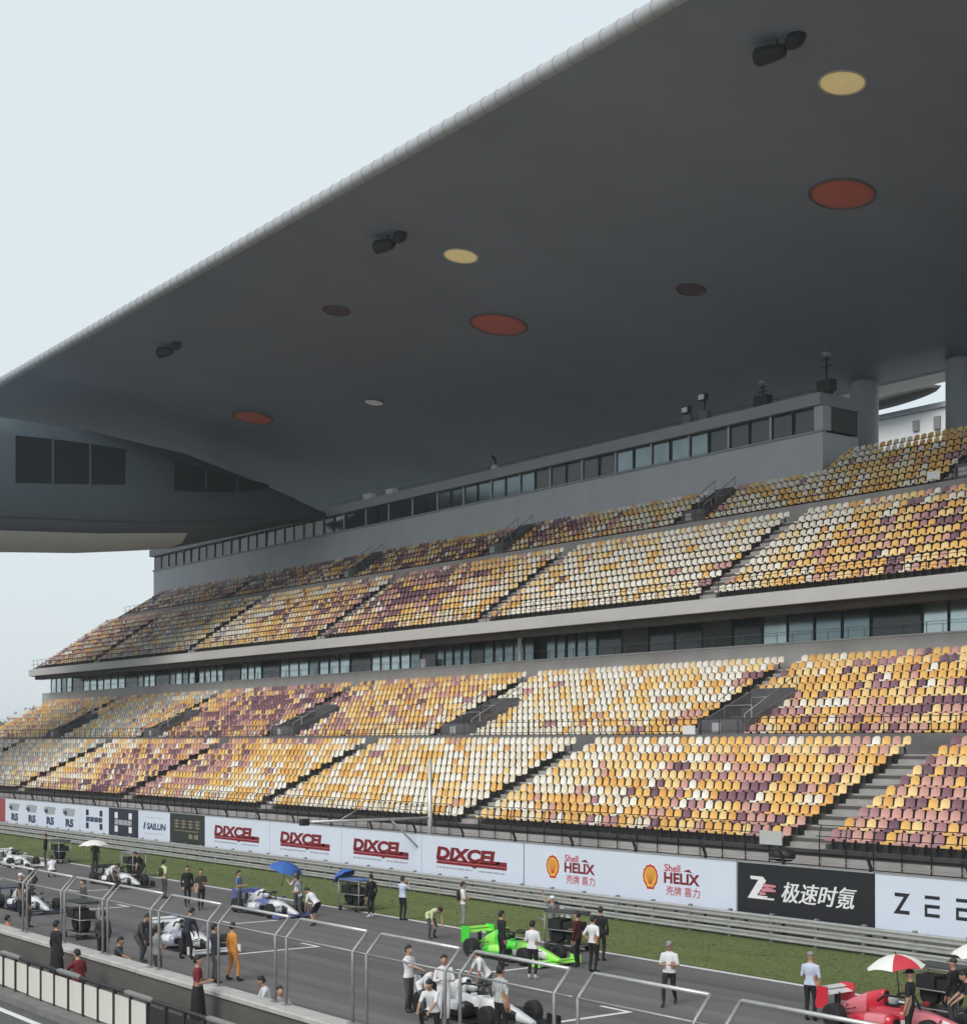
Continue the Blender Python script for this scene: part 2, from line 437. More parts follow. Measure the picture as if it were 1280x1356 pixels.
# ---------------------------------------------------------------- wing-shaped bridge building at the far end
WS = 120.0
wing = thing('bridge_building', 'dark wing-shaped bridge with two long window strips tapering over the far seats', 'building', (-WS, 0, 7))
ctl = [(-8,13.5,24.5),(10,14.0,25.6),(30,14.7,26.6),(42,15.35,26.95),(50.3,15.9,26.7),(58.6,16.9,25.7),(64.5,18.5,24.0),(69,19.8,22.5),(72.4,20.7,21.15)]
def zlim(d):
    for a, e in zip(ctl, ctl[1:]):
        if a[0] <= d <= e[0]:
            t = (d-a[0])/(e[0]-a[0]); return a[1]+(e[1]-a[1])*t, a[2]+(e[2]-a[2])*t
    return ctl[-1][1:]
rings = []
for d in [-8,0,10,20,30,36,42,46.5,50.3,54.5,58.6,61.6,64.5,67,69,71,72.4]:
    zb, zt = zlim(d); h = zt-zb
    sec = [(0,.22),(0,.80),(-1.5,.95),(-6,1.0),(-14,1.0),(-20,.92),(-22,.75),(-22,.4),(-20,.25),(-14,.13),(-5,.03),(-1.6,.05),(-.35,.14)]
    sx = min(1, .25+.75*(72.4-d)/16) if d > 56 else 1
    rings.append([(x*sx, d, zb+h*q) for x, q in sec])
wing_m = M('wing_cladding', (.058,.084,.105), .6, var=.06, scale=.12)
wing_underlit = M('wing_soffit_lit', (.47,.52,.55), .6, var=.05, scale=.2)  # paler cladding: light from the ground put into the underside's colour
b = MB(); b.loft(rings)
wb = obj('body', b, [wing_m, wing_underlit], wing)
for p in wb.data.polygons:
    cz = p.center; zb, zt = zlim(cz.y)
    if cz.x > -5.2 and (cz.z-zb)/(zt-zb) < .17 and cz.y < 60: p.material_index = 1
def strip(name, d0, d1, f, m, proud=.03):
    b = MB(); fr = []; n = 10
    top, bot = [], []
    for k in range(n+1):
        d = d0+(d1-d0)*k/n; z0, z1 = f(k/n); top.append((proud, d, z1)); bot.append((proud, d, z0))
    back = [(p[0]-.3, p[1], p[2]) for p in top+bot]
    vs = top+bot+back; N_ = n+1
    fs = []
    for k in range(n):
        fs += [(k, k+1, N_+k+1, N_+k), (2*N_+k, 3*N_+k, 3*N_+k+1, 2*N_+k+1), (k, 2*N_+k, 2*N_+k+1, k+1), (N_+k, N_+k+1, 3*N_+k+1, 3*N_+k)]
    fs += [(0, N_, 3*N_, 2*N_), (n, 2*N_+n, 3*N_+n, N_+n)]
    b.add(vs, fs); return obj(name, b, m, wing)
wglass = M('wing_glass', (.012,.02,.026), .3, var=.15, scale=.2, spec=.25)
strip('window', 43.3, 52.7, lambda t: (20.9+.8*t, 24.7-.1*t*0+.3*math.sin(t*3.14)*.3), wglass)
strip('window', 57.2, 66.4, lambda t: (21.7+1.0*t**2, 24.2-1.1*t), wglass)
for d_ in (46.4, 49.6): obj('mullion', MB().box(.02,.06,d_-.09,d_+.09,21.1,25.0), wing_m, wing)
for d_, z1_ in ((60.2, 23.75),(63.2, 23.4)): obj('mullion', MB().box(.02,.06,d_-.09,d_+.09,22.0,z1_), wing_m, wing)
strip('window', 10, 40, lambda t: (20.0+.8*t, 24.2+.5*t), wglass)
strip('ledge', -7, 68, lambda t: (zlim(-7+75*t)[0]+.235*(zlim(-7+75*t)[1]-zlim(-7+75*t)[0]), zlim(-7+75*t)[0]+.262*(zlim(-7+75*t)[1]-zlim(-7+75*t)[0])), M('wing_groove', (.05,.06,.065), .6), .10)

# ---------------------------------------------------------------- seats
SEATCOL = {'cream': (.74,.66,.53), 'ivory': (.79,.75,.67), 'yellow': (.76,.46,.14), 'amber': (.70,.38,.11), 'pale yellow': (.80,.58,.27),
           'pink': (.58,.32,.27), 'mauve': (.40,.21,.23), 'maroon': (.23,.11,.14), 'plum': (.165,.085,.12), 'grey': (.46,.45,.43)}
CN = list(SEATCOL)
seat_mats = []
for c_ in CN:
    seat_mats.append(M('seat_'+c_.replace(' ', '_'), SEATCOL[c_], .5, var=.10, scale=1.7, coords='Object'))
prof7 = [(-.235,.325,.175),(-.25,.395,.198),(-.02,.375,.205),(.13,.40,.205),(.18,.53,.205),(.21,.68,.200),(.222,.755,.155)]
cols = [-1,-.62,.62,1]
sv, sf = [], []
for (y, z, w) in prof7:
    for ci in cols:
        lift = .045 if abs(ci) == 1 else 0
        if z > .5: sv.append((ci*w, y-lift*.9, z-(.05 if abs(ci)==1 and z > .74 else 0)))
        else: sv.append((ci*w, y, z+lift*(.6 if z > .35 else 0)))
for i in range(6):
    for j in range(3): sf.append((i*4+j, i*4+j+1, (i+1)*4+j+1, (i+1)*4+j))
k0 = len(sv)
sv += [(-.03,-.02,-.0),(.03,-.02,0),(.03,-.02,.385),(-.03,-.02,.385),(-.03,.10,0),(.03,.10,0)]
sf += [(k0,k0+1,k0+2,k0+3),(k0+4,k0+3,k0+2,k0+5)]
SV = np.array(sv); SF = np.array(sf)
smooth_flags = [True]*(len(sf)-2)+[False]*2
Z = {'LA': [(33,(.03,.40,.30,.27)),(41,(.06,.46,.30,.18)),(46,(.15,.52,.25,.08)),(51,(.42,.46,.11,.01)),(55.5,(.78,.19,.03,0)),(59,(.82,.16,.02,0)),(67,(.70,.27,.03,0)),(72,(.38,.58,.04,0)),(82,(.42,.54,.04,0)),(90,(.18,.55,.24,.03)),(96,(.04,.22,.44,.30)),(103,(.05,.12,.43,.40)),(110,(.15,.38,.34,.13)),(116,(.55,.32,.10,.03)),(122,(.93,.05,.02,0))],
     'LB': [(42,(.05,.40,.28,.27)),(47,(.07,.62,.20,.11)),(53,(.14,.72,.12,.02)),(56,(.70,.27,.03,0)),(66,(.90,.09,.01,0)),(75,(.84,.14,.02,0)),(79,(.14,.68,.17,.01)),(90,(.10,.60,.26,.04)),(97,(.03,.30,.35,.32)),(106,(.03,.14,.40,.43)),(113,(.10,.40,.35,.15)),(119,(.25,.52,.20,.03)),(126,(.80,.17,.03,0)),(131,(.75,.2,.05,0)),(136,(.25,.55,.2,0)),(150,(.2,.6,.2,0))],
     'UA': [(46,(.12,.48,.20,.20)),(50,(.18,.55,.18,.09)),(54,(.55,.34,.08,.03)),(59,(.88,.10,.02,0)),(72,(.92,.07,.01,0)),(80,(.45,.48,.06,.01)),(87,(.2,.5,.2,.1)),(93,(.04,.16,.35,.45)),(100,(.15,.35,.25,.25)),(110,(.25,.48,.17,.10)),(117,(.6,.25,.1,.05)),(128,(.85,.08,.05,.02)),(140,(.3,.2,.4,.1))],
     'UB': [(48,(.3,.5,.2,0)),(54,(.1,.85,.05,0)),(58,(.65,.33,.02,0)),(66,(.80,.17,.03,0)),(76,(.6,.35,.05,0)),(82,(.15,.6,.2,.05)),(90,(.05,.15,.25,.55)),(99,(.25,.4,.15,.2)),(112,(.3,.25,.15,.3)),(140,(.4,.1,.2,.3))]}
FAM = [('cream','ivory','ivory','cream','ivory','pale yellow'), ('yellow','yellow','pale yellow','amber','pale yellow'), ('pink','pink','mauve'), ('maroon','maroon','plum')]
def zonew(key, s):
    z = Z[key]
    if s <= z[0][0]: return z[0][1]
    for a, e in zip(z, z[1:]):
        if s <= e[0]:
            t = (s-a[0])/(e[0]-a[0]); return tuple(x+(y-x)*t for x, y in zip(a[1], e[1]))
    return z[-1][1]
seats = []
for key, rows in ROWS.items():
    jit = {}
    for r, (d, z) in enumerate(rows):
        last = None
        s = S0+.4+.13*(r % 3)
        smax = S1-.3 if not (key == 'UB' and r >= 5) else BOX_S0-.6
        k = 0; pitch = .5
        # seats are laid out per block, starting one seat-half off the aisle
        edges = sorted([(a-w/2, a+w/2) for a, w in AISLES[key]])
        blocks = []; p0 = S0
        for a, e in edges: blocks.append((p0, a)); p0 = e
        blocks.append((p0, smax))
        for (a, e) in blocks:
            m = int((e-a-.1)/pitch)
            for i in range(m):
                s = a+.05+(e-a-.1)*(i+.5)/m
                if any(v0-.1 < s < v1+.1 and r < nr for v0, v1, nr in VOMS.get(key, [])): continue
                if s > smax: continue
                f = zonew(key, s+R.gauss(0, 1.3)+ (r-4.5)*.35)
                if last is None or R.random() > .22:
                    last = R.choices(range(4), f)[0]; lc = R.choice(FAM[last])
                elif R.random() < .5: lc = R.choice(FAM[last])
                c_ = lc
                if s > 118 and c_ in ('ivory','cream') and R.random() < .6: c_ = 'grey'
                seats.append((key, r, s, d, z, CN.index(c_), a, e, i, m))
# the 300 seats that show largest become objects of their own
def depth(q): return q[2]*CA+q[3]*SA
def inview(q):
    X = -q[2]*SA+q[3]*CA; Zc = depth(q); px = 640+2000*X/Zc; py = 982-2000*(q[4]+.4-CAM_H)/Zc
    return -5 < px < 1285 and py < 1300
vis = sorted([q for q in seats if q[0] == 'LA' and inview(q)], key=depth)
near = set(id(q) for q in vis[:300])
ORD = ['first','second','third','fourth','fifth','sixth','seventh','eighth','ninth','tenth','eleventh','twelfth','thirteenth','fourteenth','fifteenth','sixteenth','seventeenth','eighteenth','nineteenth','twentieth']
def ordinal(n):
    if n <= 20: return ORD[n-1]
    return {20:'twenty',30:'thirty',40:'forty'}[n//10*10]+'-'+ORD[n%10-1] if n % 10 else {30:'thirtieth',40:'fortieth'}[n]
seat_me = []
for ci, c_ in enumerate(CN):
    me = bpy.data.meshes.new('seat'); me.from_pydata(sv, [], sf); me.materials.append(seat_mats[ci]); me.materials.append(dark_steel)
    me.polygons.foreach_set('material_index', [0]*(len(sf)-2)+[1]*2)
    me.polygons.foreach_set('use_smooth', smooth_flags); me.update(); seat_me.append(me)
rest = []
for q in seats:
    key, r, s, d, z, ci, a, e, i, m = q
    if id(q) not in near: rest.append(q); continue
    o = bpy.data.objects.new('stadium_seat', seat_me[ci]); COL.objects.link(o)
    o.location = (-s, d, z); o.rotation_euler.z = R.gauss(0, .02)
    rowt = 'front row' if r == 0 else ordinal(r+1)+' row up'
    if a > 37: lab = f'{CN[ci]} plastic seat, {rowt}, {ordinal(i+1)} from the wide steps towards the gantry pole'
    else: lab = f'{CN[ci]} plastic seat, {rowt}, {ordinal(m-i)} from the wide steps away from gantry pole'
    tag(o, lab, 'seat', 'plastic seats in the lower block of the grandstand')
n = len(rest)
P = np.array([(-q[2], q[3], q[4]) for q in rest])
ang = np.random.default_rng(5).normal(0, .03, n)
ca, sa = np.cos(ang)[:,None], np.sin(ang)[:,None]
X = SV[None,:,0]*ca - SV[None,:,1]*sa; Y = SV[None,:,0]*sa + SV[None,:,1]*ca
V = np.stack([X, Y, np.repeat(SV[None,:,2], n, 0)], 2)+P[:,None,:]
F = (SF[None]+(np.arange(n)*len(SV))[:,None,None]).reshape(-1,4)
mi = np.repeat(np.array([q[5] for q in rest]), len(SF)).reshape(n, -1); mi[:,-2:] = len(CN); mi = mi.ravel()
me = np_mesh('stadium_seats', V.reshape(-1,3), F, seat_mats+[dark_steel], mi, True)
o = obj('stadium_seats', me, seat_mats, kind='stuff'); o['label'] = 'thousands of small cream, yellow and maroon plastic seats on both tiers'

# ---------------------------------------------------------------- railings and stair openings on the stand
def railing(label, s0, s1, step, d, z, h, rails, gaps=(), bend=0, r=.017, stub=0, m=dark_steel):
    t = thing('railing', label, 'railing', (0, d, z), 0)
    pm = None
    k = 0; s = s0
    while s <= s1:
        if not any(a < s < e for a, e in gaps):
            if pm is None:
                b = MB()
                pts = [(0,0,-stub),(0,0,h*.55),(0,bend*.35,h*.85),(0,bend,h)]
                b.tube(pts, .023, 5); pm = obj('post', b, m, t, loc=(-s,0,0))
            else:
                o = pm.copy(); COL.objects.link(o); o.location = (-s,0,0)
        s += step
    for (y, zz) in rails:
        b = MB(); a0 = s0
        for (a, e) in list(gaps)+[(s1, s1)]:
            if a > a0: b.tube([(-a, y, zz), (-a0, y, zz)], r, 5)
            a0 = max(a0, e)
        obj('rail', b, m, t)
    return t
railing('dark steel railing along the front of the lower seats above the sponsor boards', S0, S1, 1.21, 42.75, 3.06, .90, [(.12,.90),(.04,.5)], [(36.6,38.3),(57.9,59.2)], bend=.12, stub=.62)
railing('dark railing across the middle of the lower tier in front of its rear block', S0, S1, 1.21, 52.58, 7.35, .72, [(0,.72),(0,.15)])
railing('dark front railing of the upper tier standing on the pale fascia', S0, S1, 1.21, 58.75, 14.68, .95, [(0,.95),(0,.5)], bend=.0)
railing('dark railing across the middle of the upper tier above its cross aisle', S0, S1, 1.21, 69.15, 21.05, .85, [(0,.85),(0,.42)])
railing('thin railing along the concourse parapet in front of the windows', S0, 160, 2.4, 61.4, 12.27, .55, [(0,.55)], r=.014, m=galv_d)
railing('light handrail on top of the press box roof', 64, 160, 3.1, 74.6, 28.86, .5, [(0,.5)], r=.014, m=dark_steel)
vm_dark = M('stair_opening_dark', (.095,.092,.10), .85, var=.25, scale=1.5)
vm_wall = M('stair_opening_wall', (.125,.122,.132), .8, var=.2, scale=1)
for key in ('LB', 'UB'):
    rows = ROWS[key]; dz = rows[1][1]-rows[0][1]
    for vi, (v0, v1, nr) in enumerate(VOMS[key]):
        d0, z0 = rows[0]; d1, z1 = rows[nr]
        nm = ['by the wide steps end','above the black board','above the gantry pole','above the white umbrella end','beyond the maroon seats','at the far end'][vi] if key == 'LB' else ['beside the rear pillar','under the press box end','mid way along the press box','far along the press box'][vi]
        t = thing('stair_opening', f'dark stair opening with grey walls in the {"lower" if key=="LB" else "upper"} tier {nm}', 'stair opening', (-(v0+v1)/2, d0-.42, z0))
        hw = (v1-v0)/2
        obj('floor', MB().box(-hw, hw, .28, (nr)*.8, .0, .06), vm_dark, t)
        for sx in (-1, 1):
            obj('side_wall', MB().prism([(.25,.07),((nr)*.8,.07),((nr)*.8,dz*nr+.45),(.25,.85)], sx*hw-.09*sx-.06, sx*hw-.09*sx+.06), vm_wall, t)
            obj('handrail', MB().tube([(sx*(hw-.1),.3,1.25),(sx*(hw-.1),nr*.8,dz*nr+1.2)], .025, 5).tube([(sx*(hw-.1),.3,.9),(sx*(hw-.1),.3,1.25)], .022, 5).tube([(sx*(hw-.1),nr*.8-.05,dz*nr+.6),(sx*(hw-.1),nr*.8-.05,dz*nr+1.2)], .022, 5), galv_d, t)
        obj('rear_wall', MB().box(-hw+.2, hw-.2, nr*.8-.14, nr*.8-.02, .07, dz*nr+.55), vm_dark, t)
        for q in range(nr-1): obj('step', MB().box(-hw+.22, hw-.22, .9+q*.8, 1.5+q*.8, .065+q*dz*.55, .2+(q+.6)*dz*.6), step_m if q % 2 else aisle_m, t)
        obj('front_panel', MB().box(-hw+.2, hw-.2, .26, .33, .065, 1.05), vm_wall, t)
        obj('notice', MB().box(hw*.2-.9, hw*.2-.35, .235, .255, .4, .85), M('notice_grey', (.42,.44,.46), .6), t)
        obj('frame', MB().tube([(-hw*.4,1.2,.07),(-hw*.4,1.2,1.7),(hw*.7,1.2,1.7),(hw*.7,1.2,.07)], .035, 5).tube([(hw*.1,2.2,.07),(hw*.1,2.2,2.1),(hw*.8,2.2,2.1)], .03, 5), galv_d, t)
# white marker boards standing at aisle fronts
def small(name, label, cat, loc, mb, m, group=None):
    o = obj(name, mb, m, loc=loc); return tag(o, label, cat, group)
for px, py, d, lab in ((1016,1105,42.9,'small pale notice board on the front railing beside the wide steps'),(548+360,957+10,52.9,'white notice board beside the stair opening above the black board'),):
    pass
small('notice_board', 'small pale notice board hung on the front railing beside the wide concrete steps', 'sign', (-S(1022,42.75), 42.68, 3.35), MB().box(-.55,.55,-.02,.02,-.22,.3), M('notice_pale', (.5,.52,.5), .6))
small('notice_board', 'white notice board on the middle railing next to the nearest stair opening', 'sign', (-S(912,52.5), 52.5, 7.55), MB().box(-.42,.42,-.02,.02,-.2,.22), white_p)
small('notice_board', 'white notice board on the upper railing near the rear pillars', 'sign', (-S(1236,69.1), 69.08, 21.5), MB().box(-.42,.42,-.02,.02,-.2,.22), white_p)
b = MB().box(-.16,.16,-.04,.04,0,.72).box(-.16,.16,-.04,.04,.80,1.75); b.tube([(0,.0,0),(0,0,-.2)], .03, 5)
small('banner_post', 'tall white slim banner standing on the concourse parapet', 'banner', (-S(688,61.38), 61.38, 12.28), b, white_p)
small('wall_box', 'small white cabinet on the concourse parapet left of the slim banner', 'cabinet', (-S(561,61.38), 61.38, 12.28), MB().box(-.3,.3,-.1,.1,0,.55).box(-.33,.33,-.12,.12,.553,.6), white_p)

# ---------------------------------------------------------------- text and logos on the sponsor boards
def text_geo(body, w, h, shear=0, bold=.0, ext=.004):
    cu = bpy.data.curves.new('txt', 'FONT'); cu.body = body; cu.shear = shear; cu.offset = bold; cu.extrude = .01; cu.resolution_u = 3
    ob = bpy.data.objects.new('txt', cu); COL.objects.link(ob)
    dg = bpy.context.evaluated_depsgraph_get()
    me = bpy.data.meshes.new_from_object(ob.evaluated_get(dg))
    bpy.data.objects.remove(ob); bpy.data.curves.remove(cu)
    vs = np.array([v.co[:] for v in me.vertices]); fs = [tuple(p.vertices) for p in me.polygons]
    bpy.data.meshes.remove(me)
    mn, mxx = vs.min(0), vs.max(0); sz = mxx-mn
    vs = (vs-mn)/np.maximum(sz, 1e-6)
    return [((v[0]-.5)*w, -ext*v[2], (v[1]-.5)*h) for v in vs], fs
def add_text(mb, body, cx, cz, w, h, mat, shear=0, bold=0, y=0):
    vs, fs = text_geo(body, w, h, shear, bold)
    mb.add([(p[0]+cx, p[1]+y, p[2]+cz) for p in vs], fs, mat)
def poly(mb, pts, mat, y=-.004, th=.003):
    n = len(pts)
    mb.add([(p[0], y, p[1]) for p in pts]+[(p[0], y+th, p[1]) for p in pts], [tuple(range(n))]+[(i, i+n, (i+1)%n+n, (i+1)%n) for i in range(n)], mat)
AD = 40.25; AZ0, AZ1 = .86, 2.64
INKS = [ink_red, ink_red2, ink_yel, ink_blk, ink_wht, ink_gry, ink_nvy, ink_gld, ink_pnk]
def board(px0, px1, m, label, draw=None, z0=AZ0, z1=AZ1):
    s1, s0 = S(px0, AD), S(px1, AD)
    W = s1-s0-.04; H = z1-z0
    t = thing('advertising_board', label, 'advertising board', (-(s0+s1)/2, AD, z0), 0, 'sponsor boards along the guardrail')
    obj('panel', MB().box(-W/2, W/2, 0, .06, 0, H), m, t)
    fr = MB(); f = .035
    fr.box(-W/2-.015, W/2+.015, -.012, .075, H, H+f); fr.box(-W/2-.015, W/2+.015, -.012, .075, -f, 0)
    obj('frame', fr, M('board_frame', (.42,.44,.47), .5, metal=.4), t)
    n = max(2, round(W/2.5))
    for k in range(n):
        x = -W/2+.3+(W-.6)*k/max(1, n-1)
        obj('leg', MB().box(x-.05, x+.05, .08, .16, -z0, H*.9), dark_steel, t)
    if draw:
        for nm_, b in draw(W, H): obj(nm_, b, INKS, t, loc=(0, -.003, H/2))
    return t
def dash_line(b, x0, x1, z, h, mat, mn=.12, mx_=.5):
    x = x0
    while x < x1:
        w = min(R.uniform(mn, mx_), x1-x); poly(b, [(x,z-h/2),(x+w,z-h/2),(x+w,z+h/2),(x,z+h/2)], mat); x += w+.07
def dixcel(W, H):
    k = H/1.78; w = W*.70
    b = MB()
    add_text(b, 'DIXCEL', -w*.045, .13*k, w*.90, .60*k, 0, .12, .055)
    u = MB(); poly(u, [(-w*.49,-.36*k),(w*.5,-.36*k),(w*.5,-.02*k),(w*.36,-.02*k),(w*.36,-.13*k),(-w*.475,-.13*k)], 0)
    poly(u, [(w*.02,-.36*k),(w*.10,-.36*k),(w*.06,-.44*k)], 0, y=-.0045)
    poly(u, [(-w*.48,-.245*k),(w*.49,-.245*k),(w*.49,-.225*k),(-w*.48,-.225*k)], 8, y=-.007, th=.002)
    d = MB(); dash_line(d, -w*.49, w*.03, -.52*k, .07*k, 5); dash_line(d, w*.12, w*.49, -.52*k, .07*k, 5)
    return [('wordmark', b), ('underline', u), ('small_print', d)]
def pecten(b, cx, cz, r):
    def outline(k):
        pts = []
        for i in range(17):
            a = rad(-28+236*i/16); rr = r*k*(1+.035*(1 if i % 2 == 0 else -1))
            pts.append((cx+rr*math.cos(a)*.93, cz+.12*r+rr*math.sin(a)))
        pts += [(cx-.52*r*k, cz-.75*r*k), (cx-.42*r*k, cz-1.0*r*k), (cx+.42*r*k, cz-1.0*r*k), (cx+.52*r*k, cz-.75*r*k)]
        return pts
    poly(b, outline(1.13), 4, y=-.003, th=.002); poly(b, outline(1.0), 1, y=-.006, th=.002); poly(b, outline(.80), 2, y=-.009, th=.002)
    for i in range(-3, 4):
        a = rad(90-i*24); x1, z1 = cx+.62*r*math.cos(a), cz+.12*r+.70*r*math.sin(a); x0, z0 = cx+i*.05*r, cz-.55*r
        poly(b, [(x0-.012,z0),(x0+.012,z0),(x1+.014,z1),(x1-.014,z1)], 1, y=-.012, th=.002)
def shell(W, H):
    out = []
    for cx in (-W*.285, W*.195):
        b = MB(); pecten(b, cx-.75, -.0, .45); out.append(('shell_logo', b))
        x = cx+.95; b = MB()
        add_text(b, 'Shell', x-.5, .44, .85, .28, 1, 0, .015)
        add_text(b, 'HELIX', x, .06, 1.9, .42, 0, 0, .035)
        poly(b, [(x+.08,.36),(x+.38,.45),(x+.90,.08),(x+.55,.32)], 0)
        add_text(b, '壳牌', x-.42, -.42, .82, .36, 1, 0, .004)
        add_text(b, '喜力', x+.55, -.42, .82, .36, 1, 0, .004)
        out.append(('lettering', b))
    return out
def ze(W, H):
    b = MB(); t = MB()
    poly(b, [(-W*.42,-.36),(-W*.285,-.36),(-W*.26,-.24),(-W*.345,-.24),(-W*.275,.30),(-W*.30,.44),(-W*.40,.44),(-W*.395,.32),(-W*.335,.32)], 4)
    for q, (x, z, w) in enumerate(((-.30,.14,.10),(-.31,-.02,.11),(-.28,.02,.06),(-.325,-.15,.05))):
        poly(b, [(W*x,z-.07),(W*(x+w),z-.04),(W*(x+w),z+.03),(W*x,z+.06)], 8, y=-.007-.002*q, th=.0015)
    poly(b, [(-W*.28,-.36),(-W*.215,-.36),(-W*.21,-.30),(-W*.275,-.30)], 4)
    for q, dx in enumerate((-.018, 0, .018)): add_text(t, '极速时氪', W*.115+dx, -.02, W*.54, .72, 4, .28, .002, y=-.0015*q)
    return [('emblem', b), ('lettering', t)]
def zeekr(W, H):
    out = []
    for i, ch in enumerate('ZEEKR'):
        b = MB()
        if ch == 'E':   # three-bar E with a short stem
            x = -W*.36+i*W*.155; w = W*.075; h = .34
            for zz in (-h, -.055, h-.11): poly(b, [(x-w/2,zz),(x+w/2,zz),(x+w/2,zz+.11),(x-w/2,zz+.11)], 3)
            poly(b, [(x-w/2,-h),(x-w/2+.1,-h),(x-w/2+.1,.055),(x-w/2,.055)], 3, y=-.0065, th=.002)
        else: add_text(b, ch, -W*.36+i*W*.155, 0, W*.085, .68, 3, 0, .02)
        out.append(('letter', b))
    return out
def hlogo(ink, ink2):
    def f(W, H):
        b = MB(); w = W*.24
        for sx in (-1, 1):
            for sz in (-1, 1):
                poly(b, [(sx*w-.24,sz*.44-.2),(sx*w+.24,sz*.44-.2),(sx*w+.24,sz*.44+.2),(sx*w-.24,sz*.44+.2)], ink)
        c_ = MB()
        for i in range(4):
            x = -w-.25+(2*w+.5)*i/4; ww = (2*w+.5)/4-.07
            poly(c_, [(x,-.16),(x+ww,-.16),(x+ww+.05,.16),(x+.05,.16)], ink2)
        return [('emblem', b), ('emblem_bar', c_)]
    return f
def sailun(W, H):
    b = MB(); add_text(b, 'SAILUN', W*.08, -.05, W*.60, .42, 6, .1, .045)
    poly(b, [(-W*.34,-.25),(-W*.29,-.25),(-W*.25,.18),(-W*.30,.18)], 6)
    d = MB()
    for zz in (.5, -.5): dash_line(d, -W*.3, W*.3, zz, .03, 5)
    return [('wordmark', b), ('small_print', d)]
def goldtext(W, H):
    b = MB()
    for i in range(4):
        x = -W*.30+i*W*.2
        for zz in (.12,.3,.48): poly(b, [(x-W*.07,zz-.045),(x+W*.07,zz-.045),(x+W*.07,zz+.03),(x-W*.07,zz+.03)], 7)
        poly(b, [(x-.05,.0),(x+.05,.0),(x+.05,.55),(x-.05,.55)], 7, y=-.0065, th=.002)
    dash_line(b, -W*.38, W*.32, -.12, .06, 7)
    for i in range(2): poly(b, [(W*(.05+i*.16),-.56),(W*(.16+i*.16),-.56),(W*(.16+i*.16),-.3),(W*(.05+i*.16),-.3)], 7)
    return [('lettering', b)]
def four(W, H):
    out = []
    for i in range(4):
        b = MB(); x = -W*.37+i*W*.245; w = W*.16
        poly(b, [(x-w*.5,.52),(x-w*.1,.62),(x+w*.5,.56),(x+w*.38,.06),(x-w*.32,.04)], 5)
        poly(b, [(x-w*.5,.30),(x-w*.2,.46),(x-.1*w,.2),(x-.28*w,.06)], 6, y=-.007, th=.002)
        add_text(b, 'R5', x+w*.05, -.42, w*.62, .56, 6, 0, .07)
        out.append(('emblem', b))
    return out
board(-60, 7, board_r, 'faded red board at the far end of the sponsor row')
board(7, 106, board_w, 'pale board with four small navy marks in a row', four)
board(106, 144, board_w, 'white board with black block letter H', hlogo(3, 6))
board(144, 183, board_n, 'navy board with white block letter H', hlogo(4, 5))
board(183, 225, board_w, 'white board with dark navy tyre brand lettering', sailun)
board(225, 271, board_g, 'dark green board with faint gold lettering', goldtext)
XS = [271, 357, 452, 558, 693]
nm = ['beside the dark green board', 'second from the dark green board', 'behind the gantry arm', 'beside the board with yellow scallop shells']
for a, e, t_ in zip(XS, XS[1:], nm): board(a, e, board_w, f'white board with dark red block wordmark, {t_}', dixcel)
board(694, 975, board_w, 'long white board with two yellow scallop shell logos', shell)
board(976, 1157, board_k, 'black board with white slanted Chinese characters', ze)
board(1158, 1440, board_w, 'white board with wide spaced black letters starting ZEE', zeekr)

# ---------------------------------------------------------------- guardrail in front of the boards
gr = thing('guardrail', 'triple steel guardrail between the grass strip and sponsor boards', 'guardrail', (0, 39.7, 0))
def wbeam(x0, x1, z):
    p = [(0,-.115),(-.02,-.105),(-.075,-.08),(-.075,-.06),(.004,-.02),(.004,.02),(-.075,.06),(-.075,.08),(-.02,.105),(0,.115)]
    q = [(y+.014, zz) for y, zz in p][::-1]
    return MB().prism([(y, zz+z) for y, zz in p]+[(y, zz+z) for y, zz in q], x0, x1)
bm0 = {}
post0 = None
for k in range(46):
    s = 8+k*4.0
    for lv, z in enumerate((.19,.50,.81)):
        if lv not in bm0: bm0[lv] = obj('beam', wbeam(-2.0, 2.0-.012, z), galv, gr, loc=(-s-2, 0, 0))
        else:
            o = bm0[lv].copy(); COL.objects.link(o); o.location = (-s-2, R.uniform(-.006,.006), R.uniform(-.006,.006)); o.rotation_euler.z = R.uniform(-.002,.002)
    for dx in (0, 2.0):
        if post0 is None: post0 = obj('post', MB().box(-.06,.06,.02,.16,0,.99), galv_d, gr, loc=(-s-dx,0,0))
        else:
            o = post0.copy(); COL.objects.link(o); o.location = (-s-dx,0,0)
# debris fence behind the boards: bent posts and cables
cf = thing('catch_fence', 'debris fence of dark bent posts and cables behind the sponsor boards', 'fence', (0, 41.0, 0))
p0 = None
for k in range(38):
    s = 13.4+k*3.86
    if p0 is None:
        b = MB().tube([(0,0,0),(0,0,2.75),(0,-.10,2.98),(0,-.38,3.28)], .06, 6)
        p0 = obj('post', b, dark_steel, cf, loc=(-s,0,0))
    else:
        o = p0.copy(); COL.objects.link(o); o.location = (-s,0,0)
for z in (.5, 1.0, 1.5, 2.0, 2.45, 2.62, 2.8): obj('cable', MB().tube([(-S1,.07,z),(-8,.07,z)], .012, 4), galv_d, cf)
b = MB().tube([(0,0,0),(0,0,1.2)], .05, 6); b.lathe([(.05,1.2),(.30,1.22),(.42,1.35),(.40,1.55),(.22,1.68),(.02,1.70)], 14)
b.box(-.5,-.2,-.28,.1,1.25,1.55)
small('camera_pod', 'round black camera pod peeking over the black board with Chinese characters', 'camera', (-S(1038,41.6), 41.6, 1.45), b.tube([(0,0,-1.45),(0,0,.02)], .05, 5), black)
